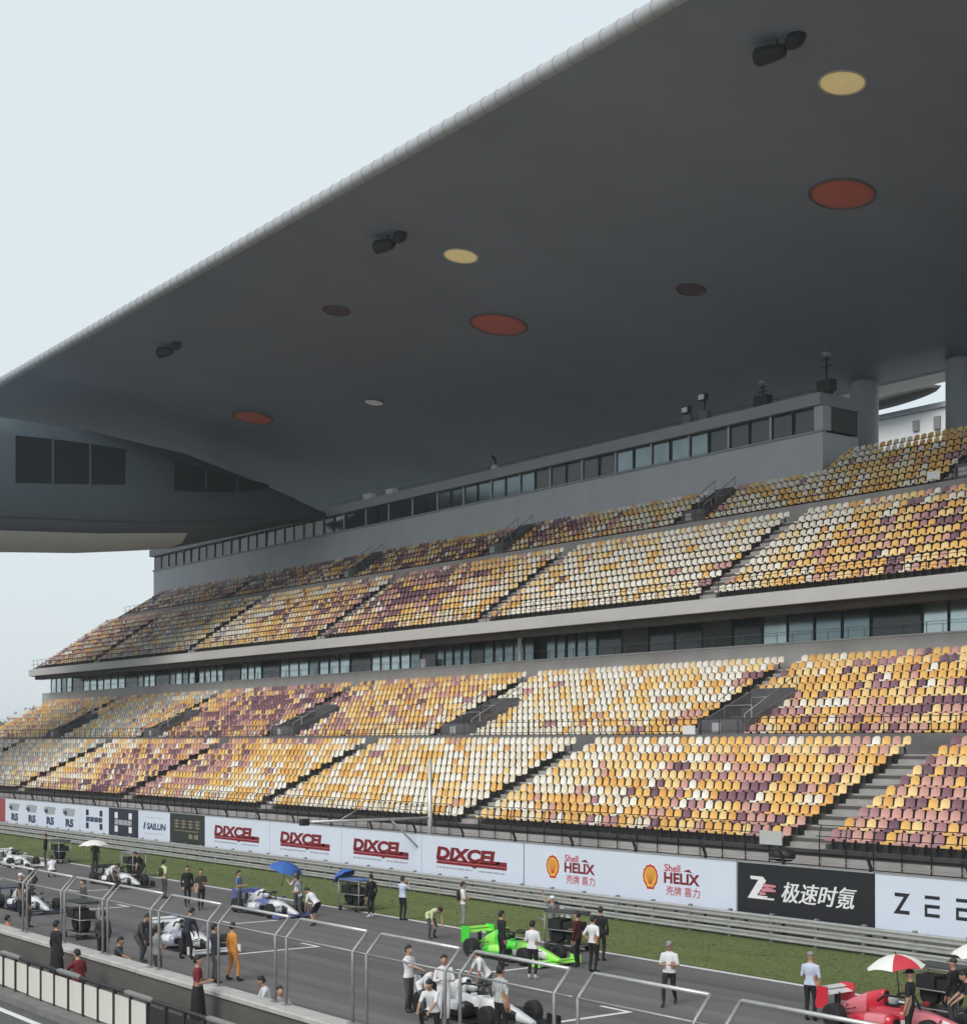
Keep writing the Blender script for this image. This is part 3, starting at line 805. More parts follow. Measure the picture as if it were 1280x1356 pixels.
# ---------------------------------------------------------------- gantry over the grid
gp = S(568, 40.9)
gt = thing('gantry', 'grey signal gantry pole with arm reaching over the track edge', 'gantry', (-gp, 40.95, 0))
obj('pole', MB().tube([(0,0,0),(0,0,6.15)], [.13,.10], 8), galv, gt)
obj('arm', MB().tube([(0,-.1,3.4),(0,-6.7,3.4)], .07, 6), galv, gt)
obj('strut', MB().tube([(0,-2.2,3.36),(0,-.55,1.9),(0,-.55,.0)], .05, 6), galv_d, gt)
obj('brace', MB().tube([(0,-5.0,3.42),(0,-3.9,3.95)], .035, 5).tube([(0,-3.9,3.95),(0,-.1,3.95)], .014, 4), galv_d, gt)
obj('end_lamp', MB().box(-.16,.16,-7.0,-6.65,3.25,3.55), black, gt)

# ---------------------------------------------------------------- pit wall with hoop frames, signalling platform and white fence
pw = thing('pit_wall', 'low concrete pit wall with pale coping beside the grid', 'wall', (0, 16.45, 0))
nb = 0
w0 = c0 = None
for k in range(22):
    s = 6+k*5.0
    if w0 is None:
        w0 = obj('wall_block', MB().box(-2.5,2.488,-.28,.12,-.02,1.10), M('pit_wall_concrete', (.115,.108,.102), .9, var=.3, scale=.8, stretch=(.25,1,1.2), bump=.005, var2=.25), pw, loc=(-s-2.5,0,0))
        c0 = obj('coping', MB().prism([(-.34,1.103),(.2,1.103),(.2,1.20),(.17,1.22),(-.31,1.22),(-.34,1.19)], -2.5, 2.485), M('coping_concrete', (.44,.43,.415), .8, var=.2, scale=1.6, bump=.004), pw, loc=(-s-2.5,0,0))
    else:
        for q in (w0, c0):
            o = q.copy(); COL.objects.link(o); o.location = (-s-2.5, 0, R.uniform(-.004,.004))
obj('rail', MB().tube([(-116,.32,1.02),(-6,.32,1.02)], .045, 6).tube([(-116,.32,.75),(-6,.32,.75)], .03, 6), galv_d, pw)
FL = [962,768,612,488,382,292,213,145,88,38,-8]
FLAB = ['nearest the red car at the edge of view','in front of the man in a white polo','over the white car and striped shirt','beside the crew around the white car','with nothing but bare track behind','in front of the person in orange overalls','in front of the near white car','behind the grey standing figure','behind the person in black','beside the crouching orange figure','at the far end of the row']
FLAB.insert(0, 'nearest the camera, cut off below the view'); FL.insert(0, 1215)
A_ = 3140.3*16.5
for lab, x in zip(FLAB, FL):
    s = S(x, 16.55)
    t = thing('fence_frame', f'grey tubular wall-top fence frame {lab}', 'fence frame', (-s, 16.5, 1.22), 0, 'hoop frames on the pit wall')
    w = 2.72
    for xx in (0, w):
        obj('post', MB().tube([(xx,0,-.0),(xx,0,1.46),(xx,.04,1.52),(xx,.36,1.86)], .034, 7), galv_d, t)
        obj('foot', MB().box(xx-.09,xx+.09,-.09,.09,.0,.03), galv_d, t)
    obj('top_rail', MB().tube([(0.02,.36,1.86),(w-.02,.36,1.86)], .036, 7), galv, t)
    obj('mid_rail', MB().tube([(0.02,0.0,1.48),(w-.02,0.0,1.48)], .022, 6), galv_d, t)
    obj('link_bar', MB().tube([(w+.03,0,1.48),(w+.49,0,1.48)], .018, 5), galv_d, t)
# white panel fence along the pit lane
pf = thing('pit_fence', 'low white panel fence with dark top rail along the pit lane', 'fence', (0, 14.66, .18))
pp = pq = kk = None
for k in range(64):
    s = 18.0+k*.94
    dark = s < S(214, 14.66)
    if pp is None:
        kk = obj('panel', MB().box(-.43,.43,-.015,.015,.04,.80), black, pf, loc=(-s-.47,0,0))
        pq = obj('post', MB().box(-.04,.04,-.045,.03,0,.93), dark_steel, pf, loc=(-s,0,0))
        pp = obj('panel', MB().box(-.43,.43,-.015,.015,.04,.80), white_pan, pf, loc=(-S(200,14.66)-.47-.94*60,0,0))
    else:
        o = (kk if dark else pp).copy(); COL.objects.link(o); o.location = (-s-.47, R.uniform(-.008,.008), R.uniform(-.008,.008)); o.rotation_euler.z = R.uniform(-.012,.012)
        o = pq.copy(); COL.objects.link(o); o.location = (-s,0,0)
pp.location = (-18.0-.94*64-.47,0,0)
obj('rail', MB().tube([(-79,0,.93),(-18,0,.93)], .05, 6), dark_steel, pf)
pad0 = None
for k in range(14):
    s = 20+k*4.2
    if pad0 is None: pad0 = obj('rail_pad', MB().tube([(-.75,0,.93),(-.6,0,.94),(.6,0,.94),(.75,0,.93)], [.055,.07,.07,.055], 7), M('pad_grey', (.20,.20,.20), .7, var=.2), pf, loc=(-s,0,0))
    else:
        o = pad0.copy(); COL.objects.link(o); o.location = (-s,0,0)
obj('signalling_platform', MB().box(-80, -18, 14.9, 16.1, .183, .42), concrete_d, kind='structure')
# ---------------------------------------------------------------- people
SKIN = M('skin', (.42,.25,.17), .55, var=.06)
SKIN_D = M('skin_tanned', (.28,.16,.10), .55, var=.06)
SHOE_W = M('shoe_white', (.6,.6,.6), .5); SHOE_K = M('shoe_black', (.02,.02,.022), .5)
HAIR = M('hair_black', (.012,.011,.012), .6, var=.2, scale=20)
def cloth(name, col): return M('cloth_'+name, col, .85, var=.14, scale=7, bump=.006, stretch=(1,1,.5))
C_W = cloth('white', (.70,.71,.74)); C_PW = cloth('pale_blue_white', (.50,.56,.72)); C_K = cloth('black', (.014,.014,.017)); C_N = cloth('navy', (.02,.024,.04))
C_O = cloth('orange', (.62,.26,.055)); C_R = cloth('dark_red', (.17,.018,.026)); C_RD = cloth('maroon', (.07,.012,.018)); C_G = cloth('grey', (.24,.25,.26)); C_DG = cloth('dark_grey', (.065,.068,.075))
C_YG = cloth('pale_lime', (.52,.60,.33)); C_B = cloth('blue', (.10,.17,.36)); C_GR = cloth('green', (.05,.10,.055)); C_OR = cloth('faded_orange', (.45,.16,.10)); C_KH = cloth('dark_olive', (.04,.045,.035))
C_ST = cloth('striped_base', (.46,.50,.48))
def striped(name, a, bcol, sc=22):
    m = M('cloth_'+name, a, .85, var=0)
    t = m.node_tree; b = t.nodes['Principled BSDF']
    tc = t.nodes.new('ShaderNodeTexCoord'); w = t.nodes.new('ShaderNodeTexWave'); w.inputs['Scale'].default_value = sc; w.bands_direction = 'X'
    mm = t.nodes.new('ShaderNodeMix'); mm.data_type = 'RGBA'; mm.inputs[6].default_value = (*a,1); mm.inputs[7].default_value = (*bcol,1)
    t.links.new(tc.outputs['Object'], w.inputs[0]); t.links.new(w.outputs['Fac'], mm.inputs[0]); t.links.new(mm.outputs[2], b.inputs['Base Color'])
    return m
C_STR = striped('striped', (.62,.64,.64), (.20,.24,.24), 6)
C_PLD = striped('blue_white_panel', (.62,.64,.70), (.06,.09,.22), 2.2)

def ell(b, c, r, n=10, m=7):
    rings = []
    for i in range(1, m):
        a = math.pi*i/m
        rings.append([(c[0]+r[0]*math.sin(a)*math.cos(2*math.pi*k/n), c[1]+r[1]*math.sin(a)*math.sin(2*math.pi*k/n), c[2]-r[2]*math.cos(a)) for k in range(n)])
    b.loft(rings)
def lerp(a, b, t): return Vector(a)*(1-t)+Vector(b)*t
def person(label, px=None, py=None, face=0, pose='stand', arms=('down','down'), top=C_W, legs=C_K, skin=SKIN, shoe=SHOE_K, short_sleeve=True, shorts=False, cap=None, hair=True, h=1.74, lean=0, at=None, z=0, bag=None, dress=False, sit_h=None, group=None):
    """face: heading in degrees, 0 = along +x (towards the right of the photo), 90 = away from the camera across the track"""
    if at: s, d = at
    else: s, d = ground(px, py, z)
    # joints, local frame: +y forward, +x right
    k = h/1.74
    J = {}
    if pose == 'stand': pel = Vector((0,0,.93)); ft = [((-.095,-.01,.0)),((.095,.02,.0))]; kn = [(-.1,.03,.5),(.1,.05,.5)]
    elif pose == 'wide': pel = Vector((0,0,.88)); ft = [(-.2,-.05,0),(.2,.08,0)]; kn = [(-.16,.04,.46),(.16,.1,.46)]
    elif pose == 'walk': pel = Vector((0,0,.91)); ft = [(-.09,-.28,.03),(.09,.26,0)]; kn = [(-.1,-.02,.49),(.1,.2,.49)]
    elif pose == 'bend': pel = Vector((0,-.12,.86)); ft = [(-.17,-.06,0),(.17,.14,0)]; kn = [(-.15,.06,.46),(.15,.13,.47)]
    elif pose == 'crouch': pel = Vector((0,-.15,.36)); ft = [(-.14,-.05,0),(.14,.05,0)]; kn = [(-.2,.3,.46),(.2,.34,.44)]
    elif pose == 'kneel': pel = Vector((0,-.02,.55)); ft = [(-.12,-.42,.03),(.14,.28,0)]; kn = [(-.12,.02,.08),(.15,.36,.48)]
    else: pel = Vector((0,-.02,.47)); ft = [(-.14,.42,0),(.14,.42,0)]; kn = [(-.14,.42,.48),(.14,.42,.48)]
    Lm = Matrix.Rotation(-rad(lean), 3, 'X')
    U = lambda p: pel + Lm @ Vector(p)
    sp, ch, nk, hb, hd = U((0,.01,.2)), U((0,.0,.40)), U((0,-.01,.545)), U((0,.0,.60)), U((0,.025,.69))
    bone = []   # (a, b, tag)
    B = MB()
    def seg(pts, rs, n=9): B.tube(pts, rs, n)
    # torso: elliptical loft (half width x, half depth y)
    rings = []
    tor = [(-.10,.12,.095),(-.03,.165,.115),(.08,.155,.108),(.20,.148,.105),(.33,.172,.118),(.43,.178,.112),(.50,.125,.085),(.545,.06,.058),(.60,.052,.055)]
    for (zz, rx, ry) in tor:
        c_ = Vector((0,.005 if zz < .3 else -.008, zz))
        rings.append([U(c_+Vector((rx*math.cos(a), ry*math.sin(a), 0))) for a in [2*math.pi*i/12 for i in range(12)]])
    B.loft(rings)
    # head with jaw and nose
    hr = []
    for (zz, rx, ry, yo) in [(.565,.03,.035,.02),(.585,.055,.07,.03),(.62,.068,.085,.022),(.67,.077,.096,.012),(.72,.078,.097,.004),(.77,.06,.078,0),(.80,.025,.035,0)]:
        hr.append([U((rx*math.cos(a), yo+ry*math.sin(a), zz)) for a in [2*math.pi*i/12 for i in range(12)]])
    B.loft(hr)
    B.tube([U((0,.10,.70)), U((0,.125,.645)), U((0,.10,.64))], [.012,.02,.012], 5)
    for sx in (-1,1): B.tube([U((sx*.075,.0,.64)), U((sx*.088,-.01,.69))], [.014,.018], 5)
    bone += [(pel+Vector((0,0,-.1)), sp, 'hip'), (sp, ch, 'top'), (ch, nk, 'top'), (hb, hd, 'head')]
    # arms
    AR = {'down': ((.07,-.03,-.29),(.06,.05,-.54)), 'hip': ((.14,-.10,-.26),(-.02,.06,-.42)), 'hold': ((.07,.03,-.28),(-.05,.24,-.24)),
          'photo': ((.11,.16,-.17),(-.10,.26,.10)), 'up': ((.12,.12,.20),(.06,.22,.44)), 'fwd': ((.02,.25,-.14),(-.02,.48,-.2)), 'reach': ((.03,.20,-.20),(-.03,.38,-.38)),
          'umb': ((.10,.12,-.22),(.06,.30,-.06)), 'side': ((.25,.02,-.14),(.44,.12,-.08))}
    hands = []
    for i, sx in enumerate((-1, 1)):
        sh = U((sx*.175,-.005,.44)); e_, w_ = AR[arms[i]]
        el = sh + Lm @ Vector((sx*e_[0], e_[1], e_[2])); wr = sh + Lm @ Vector((sx*w_[0], w_[1], w_[2]))
        if lean > 40 and arms[i] in ('down','reach'):   # arms hang when bending over
            el = sh+Vector((sx*.05,.04,-.27)); wr = sh+Vector((sx*.0,.12,-.5))
        tp = lerp(el, wr, -.0)
        fd = (wr-el).normalized(); hn = wr+fd*.085
        seg([U((sx*.10,0,.44)), sh, lerp(sh, el, .5), el, lerp(el, wr, .35), wr, hn], [.06,.068,.054,.044,.044,.03,.028])
        bone += [(U((sx*.10,0,.44)), lerp(sh, el, .62), 'top'), (lerp(sh, el, .62), el, 'sleeve'), (el, wr, 'fore'), (wr, hn+fd*.03, 'hand')]
        hands.append((hn, fd, sx))
    # legs
    for i, sx in enumerate((-1, 1)):
        hp = pel+Vector((sx*.09,0,-.03)); kp = Vector(kn[i]); fp = Vector(ft[i]); an_ = fp+Vector((0,-.03,.09))
        fwd = Vector((sx*.03,1,0)).normalized()
        if pose == 'kneel' and i == 0: fwd = Vector((0,-.6,-.3)).normalized(); an_ = fp+Vector((0,0,.05))
        seg([pel+Vector((sx*.07,0,.03)), hp, lerp(hp, kp, .5), kp, lerp(kp, an_, .4), an_], [.10,.098,.08,.06,.058,.042])
        seg([an_+Vector((0,0,.0)), an_+fwd*.03-Vector((0,0,.045)), an_+fwd*.14-Vector((0,0,.055)), an_+fwd*.20-Vector((0,0,.062))], [.045,.048,.042,.026], 8)
        kk_ = .60 if shorts else 1
        bone += [(pel, hp, 'hip'), (hp, kp, 'leg'), (kp, lerp(kp, an_, .8), 'shin'), (lerp(kp, an_, .9), an_+fwd*.2-Vector((0,0,.06)), 'foot')]
    if dress:
        rings = []
        for (zz, rr) in ((.1,.15),(-.1,.19),(-.4,.22),(-.72,.25)):
            rings.append([pel+Vector((rr*math.cos(a), rr*.8*math.sin(a), zz)) for a in [2*math.pi*i/12 for i in range(12)]])
        B.loft(rings)
    me0 = B.mesh('person', []); fixn(me0)
    tmp = bpy.data.objects.new('tmp', me0); COL.objects.link(tmp)
    md = tmp.modifiers.new('r', 'REMESH'); md.mode = 'VOXEL'; md.voxel_size = .0235; md.use_smooth_shade = True
    sm = tmp.modifiers.new('s', 'SMOOTH'); sm.factor = .5; sm.iterations = 2
    dg = bpy.context.evaluated_depsgraph_get()
    me = bpy.data.meshes.new_from_object(tmp.evaluated_get(dg))
    bpy.data.objects.remove(tmp); bpy.data.meshes.remove(me0)
    me.name = 'person'
    # clothing colour by nearest bone
    mats = [skin, top, legs, shoe]
    me.materials.clear()
    for m in mats: me.materials.append(m)
    TM = {'hip':2,'top':1,'head':0,'sleeve':1,'fore':0 if short_sleeve else 1,'hand':0,'leg':2,'shin':0 if shorts else 2,'foot':3}
    nf = len(me.polygons); C = np.zeros(nf*3); me.polygons.foreach_get('center', C); C = C.reshape(-1,3)
    best = np.full(nf, 1e9); mi = np.zeros(nf, int)
    for a, e, tg in bone:
        a = np.array(a); e = np.array(e); ab = e-a; t = np.clip(((C-a)@ab)/max(ab@ab, 1e-9), 0, 1)
        dd = np.linalg.norm(C-(a+t[:,None]*ab), axis=1)*(.8 if tg in ('hand','fore') else 1)
        u = dd < best; best[u] = dd[u]; mi[u] = TM[tg]
    # shirt hem hangs below the waist; neck skin
    Li = np.array(Lm.transposed()); loc_ = (C-np.array(pel))@Li.T
    core = (np.abs(loc_[:,0]) < .2) & (np.abs(loc_[:,1]) < .17) & (mi != 0)
    mi[core & (loc_[:,2] > -.02) & (loc_[:,2] < .5)] = 1
    mi[(np.abs(loc_[:,0]) < .1) & (loc_[:,2] > .525)] = 0
    if dress: mi[(loc_[:,2] < .1) & (loc_[:,2] > -.74)] = 2
    me.polygons.foreach_set('material_index', mi.astype(np.int32)); me.update()
    # fingers: four of unequal length and a thumb on each hand, joined to the palm
    bmf = bmesh.new(); bmf.from_mesh(me)
    F_ = MB()
    for hn, fd, sx in hands:
        sd_ = fd.cross(Vector((0,0,1)) if abs(fd.z) < .8 else Vector((0,1,0))).normalized(); up_ = sd_.cross(fd)
        for j, ln in enumerate((.062,.072,.068,.052)):
            b0 = hn+sd_*(-.027+.018*j)-fd*.01; F_.tube([b0, b0+fd*ln*.6-up_*.006, b0+fd*ln-up_*.022], [.010,.0095,.007], 5)
        b0 = hn-fd*.05+sd_*(-.028)*sx; F_.tube([b0, b0-sd_*sx*.025+fd*.03, b0-sd_*sx*.03+fd*.062], [.012,.011,.008], 5)
    vs = [bmf.verts.new(p) for p in F_.v]
    for f in F_.f:
        ff = bmf.faces.new([vs[i] for i in f]); ff.material_index = 0; ff.smooth = True
    bmf.to_mesh(me); bmf.free()
    o = bpy.data.objects.new('person', me); COL.objects.link(o)
    tag(o, label, 'person', group)
    o.scale = (k,k,k); o.location = (-s, d, z); o.rotation_euler.z = rad(face)-math.pi/2
    q = Lm.to_4x4()
    def child(nm, mb, m):
        c_ = obj(nm, mb, m, o); return c_
    if hair and not cap:
        b = MB(); rings = []
        for (zz, rx, ry, yo) in [(.63,.072,.075,-.035),(.68,.084,.088,-.022),(.73,.086,.098,-.008),(.775,.070,.086,-.004),(.812,.03,.04,-.002)]:
            rings.append([U((rx*math.cos(a), yo+ry*math.sin(a), zz)) for a in [2*math.pi*i/12 for i in range(12)]])
        b.loft(rings); child('hair', b, HAIR)
    if cap:
        b = MB(); rings = []
        for (zz, rx, ry) in [(.715,.088,.106),(.75,.086,.103),(.79,.066,.08),(.815,.02,.03)]:
            rings.append([U((rx*math.cos(a), ry*math.sin(a), zz)) for a in [2*math.pi*i/12 for i in range(12)]])
        b.loft(rings)
        b.add([U((-.07,.085,.722)),U((.07,.085,.722)),U((.05,.18,.712)),U((-.05,.18,.712)),U((-.07,.085,.710)),U((.07,.085,.710)),U((.05,.18,.70)),U((-.05,.18,.70))],
              [(0,1,2,3),(7,6,5,4),(0,4,5,1),(1,5,6,2),(2,6,7,3),(3,7,4,0)])
        child('cap', b, cap)
    if bag is not None:
        b = MB(); rings = []
        for (zz, rx, ry) in [(.10,.10,.05),(.14,.135,.075),(.32,.14,.08),(.44,.12,.07),(.47,.06,.035)]:
            rings.append([U((rx*math.cos(a), -.17+ry*math.sin(a), zz)) for a in [2*math.pi*i/10 for i in range(10)]])
        b.loft(rings); child('backpack', b, bag)
    return o, hands
# ---------------------------------------------------------------- race cars
def paintm(name, col): return M('paint_'+name, col, .32, var=.03, coat=.6)
PK = paintm('black', (.015,.015,.018)); PW = paintm('white', (.74,.74,.76)); PG = paintm('bright_green', (.06,.72,.045)); PG2 = paintm('lime', (.35,.85,.12))
PR = paintm('red', (.62,.025,.05)); PB = paintm('blue', (.10,.13,.36)); PP = paintm('pale_pink', (.72,.20,.25)); PGy = paintm('grey_violet', (.30,.30,.42))
carbon = M('carbon', (.02,.02,.023), .4, var=.2, scale=8)
rim_m = M('wheel_rim', (.28,.28,.29), .35, metal=.7, var=.05)
def ring_rect(x, hw, z0, z1, n=12, p=.6):
    out = []
    for k in range(n):
        a = 2*math.pi*k/n; cx, sx = math.cos(a), math.sin(a)
        out.append((x, hw*math.copysign(abs(cx)**p, cx), (z0+z1)/2+(z1-z0)/2*math.copysign(abs(sx)**p, sx)))
    return out
def tyre_bm(w, r):
    return MB().lathe([(r*.62,-w/2),(r*.9,-w/2),(r*.985,-w/2*.82),(r,-w/2*.5),(r,w/2*.5),(r*.985,w/2*.82),(r*.9,w/2),(r*.62,w/2)], 20, axis='y')
def car(label, s_nose, d, body, nose, pod, cover, wing, face=0, helmet=None, halo=carbon):
    # local: +x forward; origin on the ground midway; nose tip at +2.3
    t = thing('race_car', label, 'race car', (-(s_nose+2.3), d, 0), rad(face), 'open-wheel race cars on the starting grid')
    st = [(2.30,.07,.17,.24),(2.15,.11,.15,.29),(1.75,.145,.15,.40),(1.35,.175,.15,.50),(.85,.235,.12,.60),(.45,.29,.10,.645)]
    obj('nose', MB().loft([ring_rect(*q) for q in st]), nose, t)
    st = [(.447,.292,.10,.645),(.1,.33,.07,.64),(-.35,.33,.07,.62),(-.7,.28,.08,.58)]
    tub = obj('tub', MB().loft([ring_rect(*q) for q in st]), body, t)
    obj('cockpit', MB().loft([[(.02+.42*math.cos(a)*k_, .2*math.sin(a)*k_, z_) for a in [2*math.pi*i/14 for i in range(14)]] for k_, z_ in ((1,.628),(.98,.655),(.8,.66))]), M('opening_shade', (.008,.008,.009), .8), tub)  # raised dark patch; the open cockpit's shade is in its colour
    b = MB(); ell(b, (-.17,0,.74), (.135,.125,.135), 12, 8)
    if helmet: obj('helmet', b, helmet, tub)
    st = [(-.36,.11,.55,.97),(-.48,.135,.5,.98),(-.85,.17,.3,.88),(-1.35,.13,.22,.66),(-1.75,.07,.22,.45)]
    obj('engine_cover', MB().loft([ring_rect(*q) for q in st]), cover, t)
    obj('air_intake', MB().loft([ring_rect(-.345,.075,.80,.94), ring_rect(-.37,.07,.81,.93)]), M('opening_shade', (.008,.008,.009), .8), t)  # dark cap coloured as the shaded intake mouth
    for sy in (-1, 1):
        st = []
        for (x, y0, y1, z0, z1) in [(.28,.30,.62,.14,.46),(.1,.29,.70,.08,.50),(-.5,.27,.70,.06,.47),(-1.0,.2,.55,.06,.36),(-1.4,.12,.3,.08,.24)]:
            st.append([(x, sy*((y0+y1)/2)+p[1], p[2]) for p in ring_rect(x, (y1-y0)/2, z0, z1, 10)])
        sp_ = obj('sidepod', MB().loft(st), pod, t)
        obj('inlet', MB().loft([[(x_, sy*.46+p[1], p[2]) for p in ring_rect(.3, .12, .2, .40, 10)] for x_ in (.275,.292)]), M('opening_shade', (.008,.008,.009), .8), sp_)  # dark patch carries the shade inside the inlet
        obj('mirror', MB().box(.42,.50,sy*.44-.07,sy*.44+.07,.66,.74).tube([(.46,sy*.28,.6),(.46,sy*.42,.68)], .01, 4), body, t)
    obj('floor', MB().prism([(-.70,.03),(.70,.03),(.70,.055),(-.70,.055)], -1.62, .72), carbon, t)
    hp = [(.62,0,.60),(.50,0,.84),(.42,.0,.875)]
    b = MB().tube(hp, .03, 6)
    loop = [(.42+.0,0,.88)]
    arc = [(.43-.78*(1-math.cos(a))*.62, .30*math.sin(min(a, math.pi/2)) , .88+.02*math.sin(a)) for a in [math.pi*.5*i/6 for i in range(7)]]
    arc += [(-.2,.31,.87),(-.42,.27,.72)]
    b.tube(arc, .032, 6); b.tube([(p[0],-p[1],p[2]) for p in arc], .032, 6)
    obj('halo', b, halo, t)
    # wings
    fw = MB()
    def foil(x, zc, ch, span, th=.02, ang=.12):
        return [(x+ch/2, zc-ang*ch/2), (x, zc+th*.2), (x-ch/2, zc+ang*ch/2), (x-ch/2+.01, zc+ang*ch/2-th), (x, zc-th)]
    for (x, zc, ch) in ((2.12,.12,.30),(1.92,.17,.18)):
        pf_ = foil(x, zc, ch, 1)
        fw.add([(p[0], -.82, p[1]) for p in pf_]+[(p[0], .82, p[1]) for p in pf_], [(i, (i+1)%5, 5+(i+1)%5, 5+i) for i in range(5)]+[(4,3,2,1,0),(5,6,7,8,9)])
    f = obj('front_wing', fw, wing, t)
    for sy in (-1, 1): obj('endplate', MB().box(1.78,2.30,sy*.83-.012,sy*.83+.012,.05,.30), wing, f)
    rw = MB()
    for (x, zc, ch) in ((-1.93,.74,.28),(-2.08,.83,.18),(-1.95,.40,.25)):
        pf_ = foil(x, zc, ch, 1, ang=.3)
        rw.add([(p[0], -.50, p[1]) for p in pf_]+[(p[0], .50, p[1]) for p in pf_], [(i, (i+1)%5, 5+(i+1)%5, 5+i) for i in range(5)]+[(4,3,2,1,0),(5,6,7,8,9)])
    r_ = obj('rear_wing', rw, wing, t)
    for sy in (-1, 1): obj('endplate', MB().prism([(sy*.512-.012,.35),(sy*.512+.012,.35),(sy*.512+.012,.90),(sy*.512-.012,.90)], -2.2, -1.76), body, r_)
    obj('pylon', MB().box(-1.95,-1.80,-.03,.03,.24,.72), carbon, r_)
    # wheels and suspension
    for (x, y, w, r) in ((1.37,.72,.23,.285),(-1.40,.70,.31,.29)):
        for sy in (-1, 1):
            wh = obj('wheel', MB().lathe([(.06,-w*.3),(.06,w*.3)], 8, axis='y'), carbon, t, loc=(x, sy*y, r))
            obj('tyre', tyre_bm(w, r), rubber, wh)
            obj('rim', MB().lathe([(.03,w*.42*sy),(.13,w*.36*sy),(.172,w*.46*sy),(.182,w*.44*sy),(.182,-w*.42*sy),(.03,-w*.3*sy)], 16, axis='y'), rim_m, wh)
            b = MB()
            iy = .16 if x > 0 else .12
            for dx, zi, zo in ((.22,.44,.38),(-.22,.44,.38),(.2,.2,.2),(-.24,.2,.2)):
                b.tube([(x+dx, sy*iy, zi),(x, sy*(y-w*.4), zo)], .013, 4)
            b.tube([(x-.05, sy*iy, .5),(x, sy*(y-w*.45), .2)], .013, 4)
            obj('suspension', b, carbon, t)
    sec = random.Random(int(s_nose*10))
    alt = ([q for q in (nose, wing) if q is not pod]+[PK if pod is PW else PW])[0]
    alt2 = ([q for q in (cover, wing) if q is not body and q is not nose]+[PK if body is PW or nose is PW else PW])[0]
    for o in t.children:
        n_ = o.name.split('.')[0]; me = o.data
        if n_ == 'sidepod':
            me.materials.append(alt)
            for p in me.polygons:
                c_ = p.center
                if -.75 < c_.x < -.1 and c_.z > .24: p.material_index = 1
        if n_ in ('nose', 'tub'):
            me.materials.append(alt2)
            for p in me.polygons:
                c_ = p.center
                if (n_ == 'nose' and 1.3 < c_.x < 1.8 and abs(c_.y) > .06) or (n_ == 'tub' and c_.z < .3): p.material_index = 1
        if n_ == 'engine_cover':
            me.materials.append(alt)
            for p in me.polygons:
                if p.center.x < -1.0 and abs(p.center.y) > .04: p.material_index = 1
    return t
car('bright green race car beside the man in a white T-shirt', 35.9, 30.1, PG, PG2, PG, PG, PG2, helmet=PK)
car('red and pale pink race car beside the red and white umbrella', 20.7, 29.9, PR, PP, PR, PR, PW, helmet=PW)
car('blue and white race car beside the blue umbrella', 51.9, 30.0, PB, PW, PGy, PW, PB, helmet=PW)
car('white-nosed dark race car by the white umbrella', 67.2, 30.2, PK, PW, PK, PK, PK, helmet=PW)
car('all white race car farthest along the grid', 81.5, 30.2, PW, PW, PW, PW, PW, helmet=PK)
car('white race car behind the striped-shirt man at the pit wall fence', 28.3, 22.9, PW, PW, PK, PW, PK, helmet=PW)
car('white race car with violet grey sidepods in front of orange overalls person', 44.6, 22.8, PGy, PW, PGy, PW, PW, helmet=PK)
car('dark race car with white nose beside the seated orange figure', 59.2, 22.7, PN := paintm('navy', (.03,.035,.07)), PW, PN, PN, PN, helmet=PW)

# ---------------------------------------------------------------- umbrellas
def umbrella(label, loc, r, mats, tilt=(0,0), shaft=1.0, n=8):
    t = thing('umbrella', label, 'umbrella', loc); t.rotation_euler = (rad(tilt[0]), rad(tilt[1]), 0)
    b = MB()
    prof_ = [(.0,shaft),(.30,shaft-.03),(.62,shaft-.11),(.86,shaft-.22),(1.0,shaft-.33)]
    per = 3
    for g in range(n):
        for j in range(per):
            a0 = 2*math.pi*(g+j/per)/n; a1 = 2*math.pi*(g+(j+1)/per)/n
            vs = []
            for a, jj in ((a0, j/per), (a1, (j+1)/per)):
                sag = 1-.06*math.sin(math.pi*jj)
                for i, (q, z) in enumerate(prof_):
                    vs.append((q*r*math.cos(a)*(sag if i > 1 else 1), q*r*math.sin(a)*(sag if i > 1 else 1), z+(.05*math.sin(math.pi*jj) if i == 4 else 0)))
            m = len(prof_)
            b.add(vs, [(i, i+1, m+i+1, m+i) for i in range(m-1)], g % len(mats), True)
    obj('canopy', b, mats, t)
    rb_ = MB()
    for g in range(n):
        a = 2*math.pi*g/n
        rb_.tube([(q*r*math.cos(a), q*r*math.sin(a), z-.015) for q, z in prof_[1:]], .006, 4)
        rb_.tube([(.02*math.cos(a),.02*math.sin(a),shaft-.4),(.6*r*math.cos(a),.6*r*math.sin(a),shaft-.125)], .005, 4)
    obj('ribs', rb_, galv_d, t)
    obj('shaft', MB().tube([(0,0,-.25),(0,0,shaft+.06)], .012, 6), dark_steel, t)
    obj('handle', MB().tube([(0,0,-.42),(0,0,-.25)], .02, 6), black, t)
    return t
UW = M('umbrella_white', (.78,.77,.74), .7, var=.05); UR = M('umbrella_red', (.55,.04,.06), .7, var=.05); UB = M('umbrella_blue', (.035,.12,.42), .7, var=.08)

